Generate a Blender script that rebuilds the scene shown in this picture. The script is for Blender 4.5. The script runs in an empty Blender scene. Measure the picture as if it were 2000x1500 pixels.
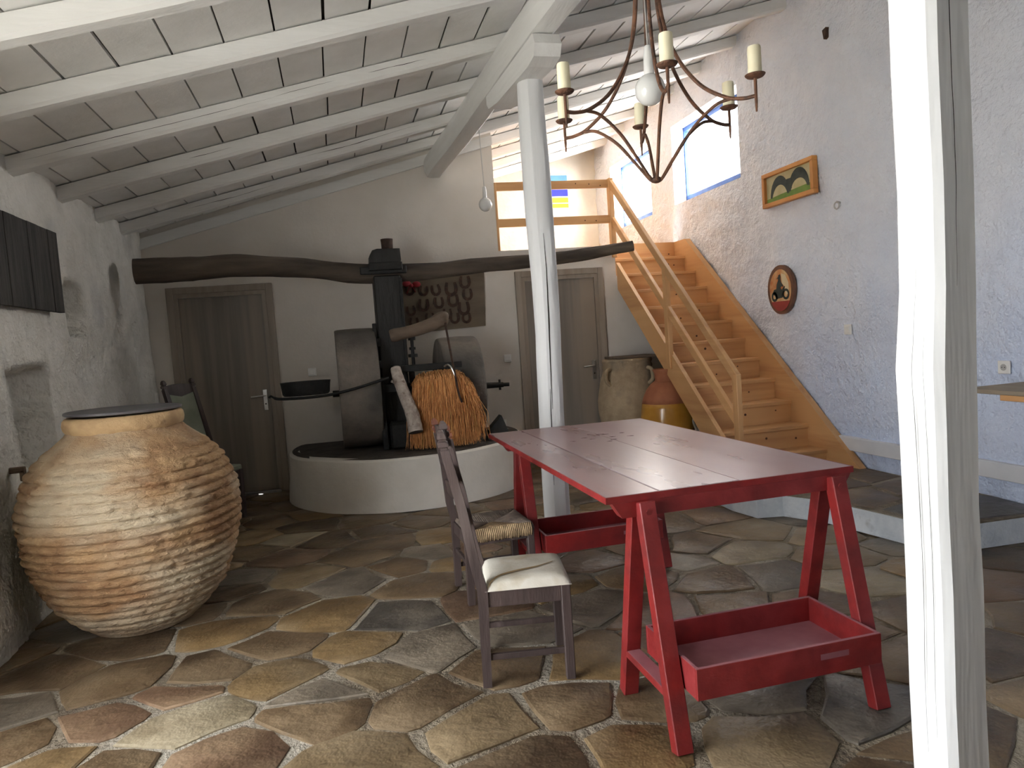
import bpy, bmesh, math, random
from mathutils import Vector, Matrix, noise
PI = math.pi
scene = bpy.context.scene
col = scene.collection
random.seed(7)

# ------------------------------------------------------------------ camera
F_PX, YAW, PITCH, ROLL, EYE = 1370.955, .242, -.066, -.07, 1.4
cam_d = bpy.data.cameras.new('camera')
cam = bpy.data.objects.new('camera', cam_d); col.objects.link(cam)
cam_d.sensor_fit = 'HORIZONTAL'; cam_d.sensor_width = 36
cam_d.lens = F_PX / 2000 * 36
cam_d.clip_start = .02
fw = Vector((math.sin(YAW)*math.cos(PITCH), math.cos(YAW)*math.cos(PITCH), math.sin(PITCH)))
r0 = Vector((math.cos(YAW), -math.sin(YAW), 0)); u0 = r0.cross(fw)
rt = r0*math.cos(ROLL) + u0*math.sin(ROLL); up = -r0*math.sin(ROLL) + u0*math.cos(ROLL)
cam.matrix_world = Matrix(((rt.x, up.x, -fw.x, 0), (rt.y, up.y, -fw.y, 0), (rt.z, up.z, -fw.z, EYE), (0, 0, 0, 1)))
scene.camera = cam

# ------------------------------------------------------------------ sky, portals, exposure
world = bpy.data.worlds.new('world'); scene.world = world; world.use_nodes = True
wn = world.node_tree.nodes; wl = world.node_tree.links
wbg = wn['Background']
wbg.inputs['Color'].default_value = (.93, .96, 1.0, 1)
wbg.inputs['Strength'].default_value = 9.5
scene.view_settings.view_transform = 'Standard'
scene.view_settings.look = 'None'
scene.view_settings.gamma = 1
scene.view_settings.use_curve_mapping = False
scene.view_settings.exposure = 0.2
cy = scene.cycles
cy.use_adaptive_sampling = True; cy.adaptive_threshold = .1; cy.use_denoising = True
cy.max_bounces = 7; cy.diffuse_bounces = 5; cy.glossy_bounces = 2; cy.transmission_bounces = 2; cy.transparent_max_bounces = 4
cy.caustics_reflective = False; cy.caustics_refractive = False

def portal(name, loc, sx, sy, rot):
    d = bpy.data.lights.new(name, 'AREA'); d.shape = 'RECTANGLE'; d.size = sx; d.size_y = sy
    d.cycles.is_portal = True
    o = bpy.data.objects.new(name, d); col.objects.link(o); o.location = loc; o.rotation_euler = rot
    return o
XL, XR, YF, YB2 = -1.76, 4.05, -4.5, 10.2            # left wall, right wall, wall behind the camera, loft end wall
DOOR = (.30, 2.75, 0, 2.4)                           # open doorway in the left wall (y0, y1, z0, z1)
WIN1 = (6.32, 7.72, 2.83, 3.74)                      # inner openings of the two high windows
WIN2 = (8.33, 9.62, 2.83, 3.74)
portal('daylight_doorway', (XL-.38, (DOOR[0]+DOOR[1])/2, DOOR[3]/2), DOOR[3], DOOR[1]-DOOR[0], (0, -PI/2, 0))
def daylight(name, loc, sx, sy, rot, power, color):
    d = bpy.data.lights.new(name, 'AREA'); d.shape = 'RECTANGLE'; d.size = sx; d.size_y = sy; d.energy = power; d.color = color
    o = bpy.data.objects.new(name, d); col.objects.link(o); o.location = loc; o.rotation_euler = rot
    return o
daylight('daylight_window_main', (XR+.42, 7.22, 3.34), .95, 1.45, (0, PI/2, 0), 40, (1, .98, .95))
daylight('daylight_window_loft', (XR+.42, 9.15, 3.34), .95, 1.4, (0, PI/2, 0), 130, (1, .96, .88))
sun_d = bpy.data.lights.new('sun', 'SUN'); sun_d.energy = 55; sun_d.angle = .01; sun_d.color = (1, .98, .95)
sun = bpy.data.objects.new('sun', sun_d); col.objects.link(sun); sun.rotation_euler = (.66, 0, 0)

# ------------------------------------------------------------------ materials
def mat(name, c1, c2=None, scale=6., rough=.8, bump=0., bscale=None, stretch=(1, 1, 1), rot=(0, 0, 0), metal=0.,
        detail=3., lo=.35, hi=.65, c3=None, s3=2., lo3=.55, hi3=.7, coat=0., coords='Object', rnd=0., rough2=None, bdist=.02, low_tint=None):
    m = bpy.data.materials.new(name); m.use_nodes = True
    N = m.node_tree.nodes; L = m.node_tree.links
    b = N['Principled BSDF']
    b.inputs['Roughness'].default_value = rough; b.inputs['Metallic'].default_value = metal
    b.inputs['Coat Weight'].default_value = coat
    tc = N.new('ShaderNodeTexCoord'); oi = N.new('ShaderNodeObjectInfo')
    mp = N.new('ShaderNodeMapping'); mp.inputs['Scale'].default_value = stretch; mp.inputs['Rotation'].default_value = rot
    ad = N.new('ShaderNodeVectorMath'); ad.operation = 'ADD'
    ml = N.new('ShaderNodeVectorMath'); ml.operation = 'SCALE'; ml.inputs['Scale'].default_value = 37.
    cb = N.new('ShaderNodeCombineXYZ')
    for k in range(3): L.new(oi.outputs['Random'], cb.inputs[k])
    L.new(cb.outputs[0], ml.inputs[0])
    L.new(tc.outputs[coords], mp.inputs['Vector'])
    L.new(mp.outputs[0], ad.inputs[0]); L.new(ml.outputs[0], ad.inputs[1])
    vec = ad.outputs[0] if coords == 'Object' else mp.outputs[0]
    n1 = N.new('ShaderNodeTexNoise'); n1.inputs['Scale'].default_value = scale; n1.inputs['Detail'].default_value = detail
    n1.inputs['Roughness'].default_value = .62
    L.new(vec, n1.inputs['Vector'])
    out = None
    if c2 is None: c2 = tuple(c*.85 for c in c1)
    r = N.new('ShaderNodeValToRGB'); r.color_ramp.elements[0].position = lo; r.color_ramp.elements[1].position = hi
    r.color_ramp.elements[0].color = (*c2, 1); r.color_ramp.elements[1].color = (*c1, 1)
    L.new(n1.outputs['Fac'], r.inputs[0]); out = r.outputs[0]
    if c3 is not None:
        n3 = N.new('ShaderNodeTexNoise'); n3.inputs['Scale'].default_value = s3; n3.inputs['Detail'].default_value = 3
        L.new(vec, n3.inputs['Vector'])
        r3 = N.new('ShaderNodeValToRGB'); r3.color_ramp.elements[0].position = lo3; r3.color_ramp.elements[1].position = hi3
        L.new(n3.outputs['Fac'], r3.inputs[0])
        mx = N.new('ShaderNodeMix'); mx.data_type = 'RGBA'
        L.new(r3.outputs[0], mx.inputs['Factor']); L.new(out, mx.inputs['A']); mx.inputs['B'].default_value = (*c3, 1)
        out = mx.outputs['Result']
    if low_tint:                                          # blends in a second colour, stronger lower down, broken by noise
        wc, z0, z1 = low_tint
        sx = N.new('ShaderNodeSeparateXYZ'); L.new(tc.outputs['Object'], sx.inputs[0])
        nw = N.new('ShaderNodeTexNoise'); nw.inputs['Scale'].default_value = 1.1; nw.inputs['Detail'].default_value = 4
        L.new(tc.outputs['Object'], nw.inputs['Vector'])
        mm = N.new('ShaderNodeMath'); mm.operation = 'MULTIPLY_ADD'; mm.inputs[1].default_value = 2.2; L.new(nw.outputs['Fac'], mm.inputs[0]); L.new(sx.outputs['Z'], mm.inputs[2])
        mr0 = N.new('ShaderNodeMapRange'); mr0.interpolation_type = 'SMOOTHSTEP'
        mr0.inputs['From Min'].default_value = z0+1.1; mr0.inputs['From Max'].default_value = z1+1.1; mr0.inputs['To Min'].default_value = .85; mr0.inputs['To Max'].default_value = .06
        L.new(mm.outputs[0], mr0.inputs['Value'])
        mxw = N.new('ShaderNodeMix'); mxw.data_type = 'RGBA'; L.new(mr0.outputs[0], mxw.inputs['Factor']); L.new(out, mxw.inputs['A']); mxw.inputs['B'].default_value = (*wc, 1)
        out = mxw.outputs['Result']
    if rnd:
        hs = N.new('ShaderNodeHueSaturation')
        mr = N.new('ShaderNodeMapRange'); mr.inputs['To Min'].default_value = 1-rnd; mr.inputs['To Max'].default_value = 1+rnd
        L.new(oi.outputs['Random'], mr.inputs['Value']); L.new(mr.outputs[0], hs.inputs['Value']); L.new(out, hs.inputs['Color'])
        out = hs.outputs[0]
    L.new(out, b.inputs['Base Color'])
    if rough2 is not None:
        mr2 = N.new('ShaderNodeMapRange'); mr2.inputs['From Min'].default_value = lo; mr2.inputs['From Max'].default_value = hi
        mr2.inputs['To Min'].default_value = rough2; mr2.inputs['To Max'].default_value = rough
        L.new(n1.outputs['Fac'], mr2.inputs['Value']); L.new(mr2.outputs[0], b.inputs['Roughness'])
    if bump:
        nb = N.new('ShaderNodeTexNoise'); nb.inputs['Scale'].default_value = bscale or scale*2; nb.inputs['Detail'].default_value = 3
        nb.inputs['Roughness'].default_value = .65
        L.new(vec, nb.inputs['Vector'])
        bp = N.new('ShaderNodeBump'); bp.inputs['Strength'].default_value = bump; bp.inputs['Distance'].default_value = bdist
        L.new(nb.outputs['Fac'], bp.inputs['Height']); L.new(bp.outputs[0], b.inputs['Normal'])
    return m

def pine(name, stretch, rot=(0, 0, 0)):
    return mat(name, (.70, .41, .185), (.53, .27, .11), 3.2, .55, .08, 8, stretch, rot, c3=(.64, .36, .155), s3=.9, lo3=.45, hi3=.6, rnd=.1, detail=4)
M = {}
M['plaster_left'] = mat('plaster_left', (.74, .715, .655), (.62, .60, .54), 3.5, .95, .9, 11, bdist=.04, c3=(.42, .42, .41), s3=1.7, lo3=.56, hi3=.8)
M['plaster_back'] = mat('plaster_back', (.74, .69, .63), (.69, .64, .575), 2.2, .95, .12, 30)
M['plaster_right'] = mat('plaster_right', (.83, .845, .885), (.76, .78, .835), 2.6, .95, 1., 12, low_tint=((.56, .66, .88), .1, 2.4), bdist=.045)
M['plaster_loft'] = mat('plaster_loft', (.80, .77, .70), (.72, .69, .62), 3., .95, .4, 14)
M['plaster_base'] = mat('plaster_base', (.74, .70, .64), (.66, .62, .56), 2.4, .95, .22, 14)
M['plaster_curb'] = mat('plaster_curb', (.74, .78, .82), (.60, .65, .70), 8., .95, .5, 25, c3=(.30, .30, .28), s3=5, lo3=.66, hi3=.74)
M['mortar'] = mat('mortar', (.27, .225, .16), (.12, .092, .062), 7., 1., 1., 45, c3=(.36, .325, .265), s3=1.6, lo3=.48, hi3=.66)
M['wood_white_x'] = mat('wood_white_x', (.83, .825, .80), (.73, .72, .69), 5, .8, .35, 14, (.15, 1, 1), c3=(.42, .40, .37), s3=3.5, lo3=.66, hi3=.76)
M['wood_white_y'] = mat('wood_white_y', (.83, .825, .80), (.73, .72, .69), 5, .8, .35, 14, (1, .15, 1), c3=(.40, .38, .36), s3=3.5, lo3=.66, hi3=.76)
M['wood_white_z'] = mat('wood_white_z', (.87, .875, .87), (.79, .795, .79), 5, .75, .35, 13, (1, 1, .10), c3=(.60, .595, .58), s3=4., lo3=.66, hi3=.82)
M['board_white'] = mat('board_white', (.82, .815, .79), (.75, .745, .715), 4, .85, .1, 25, rnd=.07)
M['roof_dark'] = mat('roof_dark', (.05, .04, .03), (.02, .017, .013), 6, .95)
M['crack'] = mat('crack', (.03, .025, .02), (.015, .012, .01), 8, 1.)
M['door'] = mat('door', (.235, .20, .165), (.175, .148, .122), 4, .45, .03, 30, (3.2, 3.2, .12), c3=(.28, .225, .175), s3=1.6, lo3=.5, hi3=.62)
M['door_frame'] = mat('door_frame', (.33, .275, .22), (.26, .21, .165), 4, .5, .03, 30, (3.2, 3.2, .15))
M['bounce_ground'] = mat('bounce_ground', (.56, .55, .52), (.47, .46, .43), 3, .95)
M['steel'] = mat('steel', (.62, .61, .58), (.5, .49, .47), 10, .3, metal=.9)
M['window_blue'] = mat('window_blue', (.05, .14, .42), (.03, .08, .28), 6, .5)
M['glass'] = bpy.data.materials.new('glass'); M['glass'].use_nodes = True
_g = M['glass'].node_tree; _g.nodes.clear()
_o = _g.nodes.new('ShaderNodeOutputMaterial'); _t = _g.nodes.new('ShaderNodeBsdfTransparent'); _s = _g.nodes.new('ShaderNodeBsdfGlossy')
_s.inputs['Roughness'].default_value = .02; _m = _g.nodes.new('ShaderNodeMixShader'); _m.inputs[0].default_value = .06
_g.links.new(_t.outputs[0], _m.inputs[1]); _g.links.new(_s.outputs[0], _m.inputs[2]); _g.links.new(_m.outputs[0], _o.inputs[0])
M['pine_x'] = pine('pine_x', (.22, 3, 3)); M['pine_z'] = pine('pine_z', (3, 3, .22))
M['pine_slope'] = pine('pine_slope', (3, .22, 3), (-.698, 0, 0))
M['pine_y'] = pine('pine_y', (3, .22, 3))
M['pine_pale'] = mat('pine_pale', (.62, .40, .18), (.50, .29, .12), 3, .6, .05, 9, (3, .25, 3), rnd=.08)
M['knot'] = mat('knot', (.12, .045, .015), (.07, .025, .01), 20, .6)
M['log'] = mat('log', (.125, .095, .07), (.035, .026, .02), 4.5, .9, .9, 12, (.18, 1, 1), c3=(.19, .15, .105), s3=3, lo3=.58, hi3=.72)
M['log_cut'] = mat('log_cut', (.10, .08, .062), (.05, .04, .03), 14, .95, .3, 30)
M['black_iron'] = mat('black_iron', (.022, .022, .021), (.012, .012, .011), 14, .55, .25, 30, metal=.35)
M['black_wood'] = mat('black_wood', (.016, .014, .012), (.008, .007, .006), 8, .6, .4, 20, (1, 1, .2))
M['millstone'] = mat('millstone', (.29, .245, .20), (.15, .128, .108), 3.2, .85, .5, 26, c3=(.075, .07, .062), s3=1.6, lo3=.46, hi3=.66)
M['base_top'] = mat('base_top', (.085, .07, .055), (.035, .03, .025), 6, .9, .6, 22)
M['fibre'] = mat('fibre', (1, .54, .21), (.50, .19, .055), 6, .7, 0, None, (14, 14, 1.2), c3=(.42, .30, .07), s3=1.5, lo3=.6, hi3=.75, rnd=.1)
M['bark'] = mat('bark', (.55, .48, .42), (.32, .26, .22), 14, .85, .6, 26, c3=(.20, .15, .12), s3=16, lo3=.62, hi3=.7)
M['old_wood'] = mat('old_wood', (.19, .135, .095), (.10, .07, .048), 5, .8, .4, 16, (.3, 1, 1))
M['horse_board'] = mat('horse_board', (.20, .155, .105), (.13, .10, .07), 4, .85, .3, 14, (.3, 1, 1))
M['rust'] = mat('rust', (.085, .042, .024), (.035, .02, .014), 22, .8, .4, 40, metal=.2)
M['rust_light'] = mat('rust_light', (.16, .070, .036), (.065, .034, .022), 26, .7, .35, 50, metal=.25)
M['red_ribbon'] = mat('red_ribbon', (.35, .02, .03), (.2, .01, .015), 10, .7)
M['wax'] = mat('wax', (.86, .80, .58), (.80, .73, .50), 5, .5)
M['bulb'] = mat('bulb', (.80, .80, .77), (.76, .76, .73), 2, .12, coat=.5)
M['plastic_white'] = mat('plastic_white', (.84, .83, .80), (.80, .79, .76), 3, .4)
M['plastic_grey'] = mat('plastic_grey', (.45, .44, .42), (.40, .39, .37), 3, .45)
M['red_paint'] = mat('red_paint', (.23, .013, .0115), (.15, .0095, .0095), 7, .45, .12, 24, c3=(.25, .03, .032), s3=3.5, lo3=.5, hi3=.75, rough2=.6)
M['red_top'] = mat('red_top', (.31, .18, .183), (.215, .10, .105), 2.4, .33, .03, 16, (2.2, .6, 1), lo=.2, hi=.8, c3=(.46, .37, .38), s3=.9, lo3=.30, hi3=.75, rough2=.25)
M['red_dusty'] = mat('red_dusty', (.33, .13, .145), (.24, .085, .10), 5, .6, .06, 20)
M['stain'] = mat('stain', (.075, .022, .024), (.05, .015, .017), 10, .75)
M['stain'].node_tree.nodes['Principled BSDF'].inputs['Specular IOR Level'].default_value = .1
M['bare_wood'] = mat('bare_wood', (.55, .36, .25), (.40, .25, .18), 9, .8)
M['chair_wood'] = mat('chair_wood', (.085, .060, .055), (.048, .034, .032), 6, .45, .2, 18, (1.5, 1.5, .25), c3=(.14, .11, .10), s3=5, lo3=.6, hi3=.75)
M['chair_red'] = mat('chair_red', (.20, .075, .045), (.12, .045, .03), 8, .5)
M['cushion'] = mat('cushion', (.70, .67, .59), (.60, .56, .47), 6, .9, .1, 60, c3=(.50, .43, .31), s3=5.5, lo3=.60, hi3=.72)
M['cushion_stain'] = mat('cushion_stain', (.34, .24, .12), (.28, .19, .09), 8, .9)
M['rush'] = mat('rush', (.52, .37, .215), (.27, .18, .10), 20, .8, rnd=.12)
M['rush_grey'] = mat('rush_grey', (.26, .20, .16), (.13, .10, .08), 20, .8, rnd=.12)
M['green_pad'] = mat('green_pad', (.27, .29, .22), (.21, .23, .17), 5, .9, .1, 40)
M['clay'] = mat('clay', (.41, .262, .135), (.26, .14, .066), 5.5, .92, .8, 34, (1, 1, 1.8), c3=(.46, .375, .262), s3=1.9, lo3=.44, hi3=.64)
M['clay_rim'] = mat('clay_rim', (.52, .36, .19), (.36, .23, .12), 6, .9, .5, 26, c3=(.19, .11, .065), s3=7, lo3=.60, hi3=.70)
M['clay_grey'] = mat('clay_grey', (.42, .32, .205), (.30, .22, .135), 6, .92, .4, 26, c3=(.20, .165, .12), s3=4, lo3=.54, hi3=.72)
M['glaze_yellow'] = mat('glaze_yellow', (.52, .26, .04), (.42, .19, .025), 5, .22, .05, 20, coat=.3)
M['terracotta'] = mat('terracotta', (.42, .155, .07), (.32, .11, .05), 6, .7, .2, 25)
M['clay_pale'] = mat('clay_pale', (.40, .35, .29), (.30, .26, .21), 6, .85, .2, 25)
M['lid'] = mat('lid', (.11, .105, .11), (.08, .075, .08), 5, .6)
M['panel_dark'] = mat('panel_dark', (.060, .054, .047), (.022, .020, .018), 5, .85, .5, 14, (1, 6, .45))
M['stone_slab'] = mat('stone_slab', (.235, .20, .145), (.12, .10, .075), 4, .8, .5, 16, c3=(.10, .10, .09), s3=1.4, lo3=.5, hi3=.7)
M['trunking'] = mat('trunking', (.72, .73, .76), (.64, .66, .70), 3, .7, .1, 20)
M['frame_orange'] = mat('frame_orange', (.60, .27, .07), (.48, .19, .045), 4, .5, .05, 12)
M['art_ground'] = mat('art_ground', (.52, .46, .27), (.44, .37, .19), 6, .7)
M['art_green'] = mat('art_green', (.17, .26, .045), (.11, .19, .03), 8, .7)
M['art_dark'] = mat('art_dark', (.045, .055, .045), (.02, .027, .022), 14, .75)
M['art_orange'] = mat('art_orange', (.60, .22, .06), (.40, .11, .03), 6, .7, c3=(.66, .50, .26), s3=4, lo3=.42, hi3=.6)
M['art_rim'] = mat('art_rim', (.17, .075, .04), (.10, .045, .028), 8, .6)
M['art_red'] = mat('art_red', (.30, .04, .03), (.22, .03, .025), 8, .7)
M['pale_print'] = mat('pale_print', (.66, .56, .36), (.6, .5, .3), 8, .7)
M['poster_lightblue'] = mat('poster_lightblue', (.16, .40, .72), None, 6, .8)
M['poster_blue'] = mat('poster_blue', (.05, .06, .62), None, 6, .8)
M['poster_orange'] = mat('poster_orange', (.80, .42, .05), None, 6, .8)
M['poster_yellow'] = mat('poster_yellow', (.80, .70, .05), None, 6, .8)
M['shelf_grey'] = mat('shelf_grey', (.34, .28, .20), (.25, .20, .15), 5, .75, .2, 16, (1, .2, 1))
STONE = []
for nm, *abc in [('brown', (.175, .125, .075), (.085, .058, .034), (.25, .195, .13)), ('tan', (.25, .195, .12), (.135, .10, .06), (.33, .27, .185)),
                    ('grey', (.18, .16, .135), (.095, .082, .068), (.27, .24, .20)), ('slate', (.115, .108, .10), (.06, .056, .052), (.175, .16, .14)),
                    ('ochre', (.24, .17, .085), (.125, .082, .042), (.30, .235, .15)), ('red', (.20, .13, .088), (.105, .065, .043), (.26, .19, .13)),
                    ('pale', (.35, .31, .225), (.21, .175, .12), (.42, .385, .30)), ('dark', (.125, .088, .055), (.06, .042, .027), (.19, .145, .095))]:
    a, b, c = [tuple(.84*v*t for v, t in zip(q, (1.06, .98, .86))) for q in abc]
    STONE.append(mat('stone_'+nm, a, b, 4.2, .55, .5, 16, c3=c, s3=3.0, lo3=.47, hi3=.70, rnd=.14, rough2=.36, detail=6., lo=.32, hi=.66))

# ------------------------------------------------------------------ builders
XF = [Matrix.Identity(4)]
def link(o, parent=None):
    col.objects.link(o)
    if parent: o.parent = parent
    return o
def mk(name, V, Fc, m, parent=None, smooth=False, ang=.7, mats=None, midx=None):
    """one mesh object; V are world coordinates (through the current frame XF), origin at its centre"""
    V = [XF[-1] @ Vector(v) for v in V]
    lo = Vector((min(v.x for v in V), min(v.y for v in V), min(v.z for v in V)))
    hi = Vector((max(v.x for v in V), max(v.y for v in V), max(v.z for v in V)))
    c = (lo+hi)/2; c.z = lo.z if parent is None else c.z
    me = bpy.data.meshes.new(name)
    me.from_pydata([v-c for v in V], [], Fc); me.update()
    for mm in (mats or [m]): me.materials.append(M[mm] if isinstance(mm, str) else mm)
    if midx: me.polygons.foreach_set('material_index', midx)
    if smooth:
        me.polygons.foreach_set('use_smooth', [True]*len(me.polygons))
        if ang: me.set_sharp_from_angle(angle=ang)
    o = bpy.data.objects.new(name, me)
    o.location = c - (parent['_w'] if False else (Vector(parent_world(parent)) if parent else Vector()))
    return link(o, parent)
def parent_world(p):
    w = Vector()
    while p: w += p.location; p = p.parent
    return w
def tag(o, label=None, cat=None, group=None, kind=None):
    if label: o['label'] = label
    if cat: o['category'] = cat
    if group: o['group'] = group
    if kind: o['kind'] = kind
    return o
def thing(name, label, cat, loc=(0, 0, 0), group=None, kind=None):
    o = bpy.data.objects.new(name, None); o.empty_display_size = .1
    o.location = XF[-1] @ Vector(loc)
    return tag(link(o), label, cat, group, kind)
def structure(o): o['kind'] = 'structure'; return o

def box(a, b, bev=0.):
    """box from corner a to corner b, optionally chamfered"""
    bm = bmesh.new(); bmesh.ops.create_cube(bm, size=1)
    for v in bm.verts: v.co = Vector(((a[k]+b[k])/2 + v.co[k]*(b[k]-a[k]) for k in range(3)))
    if bev: bmesh.ops.bevel(bm, geom=bm.edges[:], offset=bev, segments=1, affect='EDGES')
    bm.verts.index_update()
    r = [v.co.copy() for v in bm.verts], [[v.index for v in f.verts] for f in bm.faces]; bm.free(); return r
def bar(p, q, w, h, bev=0., up=(0, 0, 1)):
    """square bar from p to q, w across, h along up"""
    p, q, up = Vector(p), Vector(q), Vector(up)
    d = (q-p); Ln = d.length; d.normalize(); s = d.cross(up).normalized(); u = s.cross(d)
    V, Fc = box((-w/2, 0, -h/2), (w/2, Ln, h/2), bev)
    return [p + s*v.x + d*v.y + u*v.z for v in V], Fc
def join(*parts):
    V, Fc = [], []
    for v, f in parts:
        n = len(V); V += list(v); Fc += [[i+n for i in g] for g in f]
    return V, Fc
def tube(P, R, n=10, cap=True, sq=None):
    P = [Vector(p) for p in P]
    if not hasattr(R, '__len__'): R = [R]*len(P)
    V, Fc = [], []
    t0 = (P[1]-P[0]).normalized(); a = Vector((0, 0, 1)) if abs(t0.z) < .9 else Vector((1, 0, 0))
    nrm = (a - t0*a.dot(t0)).normalized()
    for i, p in enumerate(P):
        t = (P[min(i+1, len(P)-1)] - P[max(i-1, 0)]).normalized()
        nrm = (nrm - t*nrm.dot(t)).normalized(); b = t.cross(nrm)
        for k in range(n):
            th = 2*PI*k/n
            c, s = math.cos(th), math.sin(th)
            V.append(p + (nrm*c + b*s)*R[i])
    for i in range(len(P)-1):
        for k in range(n):
            Fc.append([i*n+k, i*n+(k+1) % n, (i+1)*n+(k+1) % n, (i+1)*n+k])
    if cap:
        Fc.append(list(range(n))[::-1]); Fc.append([(len(P)-1)*n+k for k in range(n)])
    return V, Fc
def lathe(prof, n=32, c=(0, 0, 0), wob=None):
    V, Fc = [], []
    for (r, z) in prof:
        for k in range(n):
            th = 2*PI*k/n
            rr = r + (wob(r, z, th) if wob else 0)
            V.append(Vector((c[0]+rr*math.cos(th), c[1]+rr*math.sin(th), c[2]+z)))
    m = len(prof)
    for i in range(m-1):
        for k in range(n):
            Fc.append([i*n+k, i*n+(k+1) % n, (i+1)*n+(k+1) % n, (i+1)*n+k])
    Fc.append(list(range(n))[::-1]); Fc.append([(m-1)*n+k for k in range(n)])
    return V, Fc
def prism(poly, d, f):
    """polygon of 2-D points mapped by f(u, v, w) with w in 0..d"""
    n = len(poly)
    V = [Vector(f(u, v, 0)) for u, v in poly] + [Vector(f(u, v, d)) for u, v in poly]
    Fc = [list(range(n))[::-1], [n+i for i in range(n)]] + [[i, (i+1) % n, n+(i+1) % n, n+i] for i in range(n)]
    return V, Fc
def sph(c, r, n=16, m=10, sc=(1, 1, 1)):
    V = [Vector((c[0], c[1], c[2]+r*sc[2]))]; Fc = []
    for i in range(1, m):
        ph = PI*i/m
        for k in range(n):
            th = 2*PI*k/n
            V.append(Vector((c[0]+r*sc[0]*math.sin(ph)*math.cos(th), c[1]+r*sc[1]*math.sin(ph)*math.sin(th), c[2]+r*sc[2]*math.cos(ph))))
    V.append(Vector((c[0], c[1], c[2]-r*sc[2])))
    for k in range(n): Fc.append([0, 1+k, 1+(k+1) % n])
    for i in range(m-2):
        for k in range(n):
            a = 1+i*n
            Fc.append([a+k, a+n+k, a+n+(k+1) % n, a+(k+1) % n])
    a = 1+(m-2)*n
    for k in range(n): Fc.append([a+k, len(V)-1, a+(k+1) % n])
    return V, Fc
def bez(pts, n=12):
    """smooth curve through the points (Catmull-Rom)"""
    P = [Vector(p) for p in pts]; out = []
    for i in range(len(P)-1):
        a, b, c, d = P[max(i-1, 0)], P[i], P[i+1], P[min(i+2, len(P)-1)]
        for k in range(n):
            t = k/n
            out.append(.5*((2*b) + (c-a)*t + (2*a-5*b+4*c-d)*t*t + (3*b-a-3*c+d)*t**3))
    return out + [P[-1]]
def nz(x, y, z, s=1.): return noise.noise(Vector((x*s, y*s, z*s)))
def fbm(x, y, z, s=1., o=4): return noise.fractal(Vector((x*s, y*s, z*s)), 1.0, 2.0, o)

ROOF0, SLOPE = 2.56, .265
def roof(x): return ROOF0 + SLOPE*(x-XL)              # underside of the rafters
RH = .100                                            # rafter height

# ================================================================== SETTING
# ------------------------------------------------------------------ floor with flagstones
V, Fc = [], []
nx, ny = 60, 100
for j in range(ny+1):
    for i in range(nx+1):
        x = XL-.3 + (XR+.6-XL)*i/nx; y = YF-.3 + (7.8-YF)*j/ny
        V.append((x, y, -.011 + .004*nz(x, y, 0, 7)))
for j in range(ny):
    for i in range(nx):
        a = j*(nx+1)+i; Fc.append([a, a+1, a+nx+2, a+nx+1])
floor = structure(mk('floor', V, Fc, 'mortar', smooth=True, ang=None))
BR, TA, GR, SL, OC, RE, PA, DA = range(8)
seeds = [(-.70,2.92,PA),(-.06,2.38,TA),(.20,2.72,BR),(.43,2.45,TA),(.76,2.46,BR),(.90,2.16,OC),(1.26,2.04,TA),(1.06,2.36,BR),(-.16,2.78,BR),(-.12,2.93,GR),
 (.02,3.00,TA),(.29,3.17,GR),(.18,3.63,SL),(-.17,3.75,OC),(-.36,3.51,BR),(-.35,3.18,OC),(-.69,3.33,DA),(-1.05,3.38,BR),(-.98,3.05,RE),(-.79,3.16,RE),
 (-1.37,2.95,BR),(-1.15,2.72,OC),(-.93,2.62,BR),(-1.43,3.62,DA),(-.68,3.86,OC),(-.55,4.12,BR),(-.28,4.58,TA),(-.75,4.70,GR),(-.44,5.02,RE),(.02,4.80,BR),
 (.30,4.45,BR),(-.02,4.36,GR),(.65,5.02,OC),(.57,4.66,GR),(.72,4.66,RE),(.42,4.07,BR),(1.13,4.3,BR),(2.63,4.13,TA),(2.30,3.80,PA),(2.25,3.35,GR),
 (2.75,3.42,TA),(2.60,3.10,PA),(3.0,3.86,TA),(1.94,3.40,BR),(2.13,3.98,BR),(2.15,2.92,BR),(1.40,2.32,GR),(1.78,2.02,SL),(2.15,2.30,BR),(1.82,1.82,BR),
 (2.95,2.36,BR),(3.15,2.78,RE),(2.45,1.85,BR),(1.25,5.2,TA),(1.55,5.35,OC),(1.0,5.35,OC),(1.75,4.75,TA)]
rng = random.Random(11)
seeds = [list(s) for s in seeds]
tries = 0
while tries < 9000:
    tries += 1
    x = rng.uniform(XL-.1, XR); y = rng.uniform(.55, 7.6)
    if x > 3.35 and y > 3.4: continue
    md = .26 + .16*rng.random()
    if all(((x-s[0])*.85)**2 + (y-s[1])**2 > md*md for s in seeds):
        seeds.append([x, y, rng.choices(range(8), (32, 15, 10, 2, 13, 9, 3, 16))[0]])
def clip(poly, mx, my, dx, dy):
    out = []
    n = len(poly)
    for i in range(n):
        p, q = poly[i], poly[(i+1) % n]
        a = (p[0]-mx)*dx+(p[1]-my)*dy; b = (q[0]-mx)*dx+(q[1]-my)*dy
        if a <= 0: out.append(p)
        if (a < 0 < b) or (b < 0 < a):
            t = a/(a-b); out.append((p[0]+(q[0]-p[0])*t, p[1]+(q[1]-p[1])*t))
    return out
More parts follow.
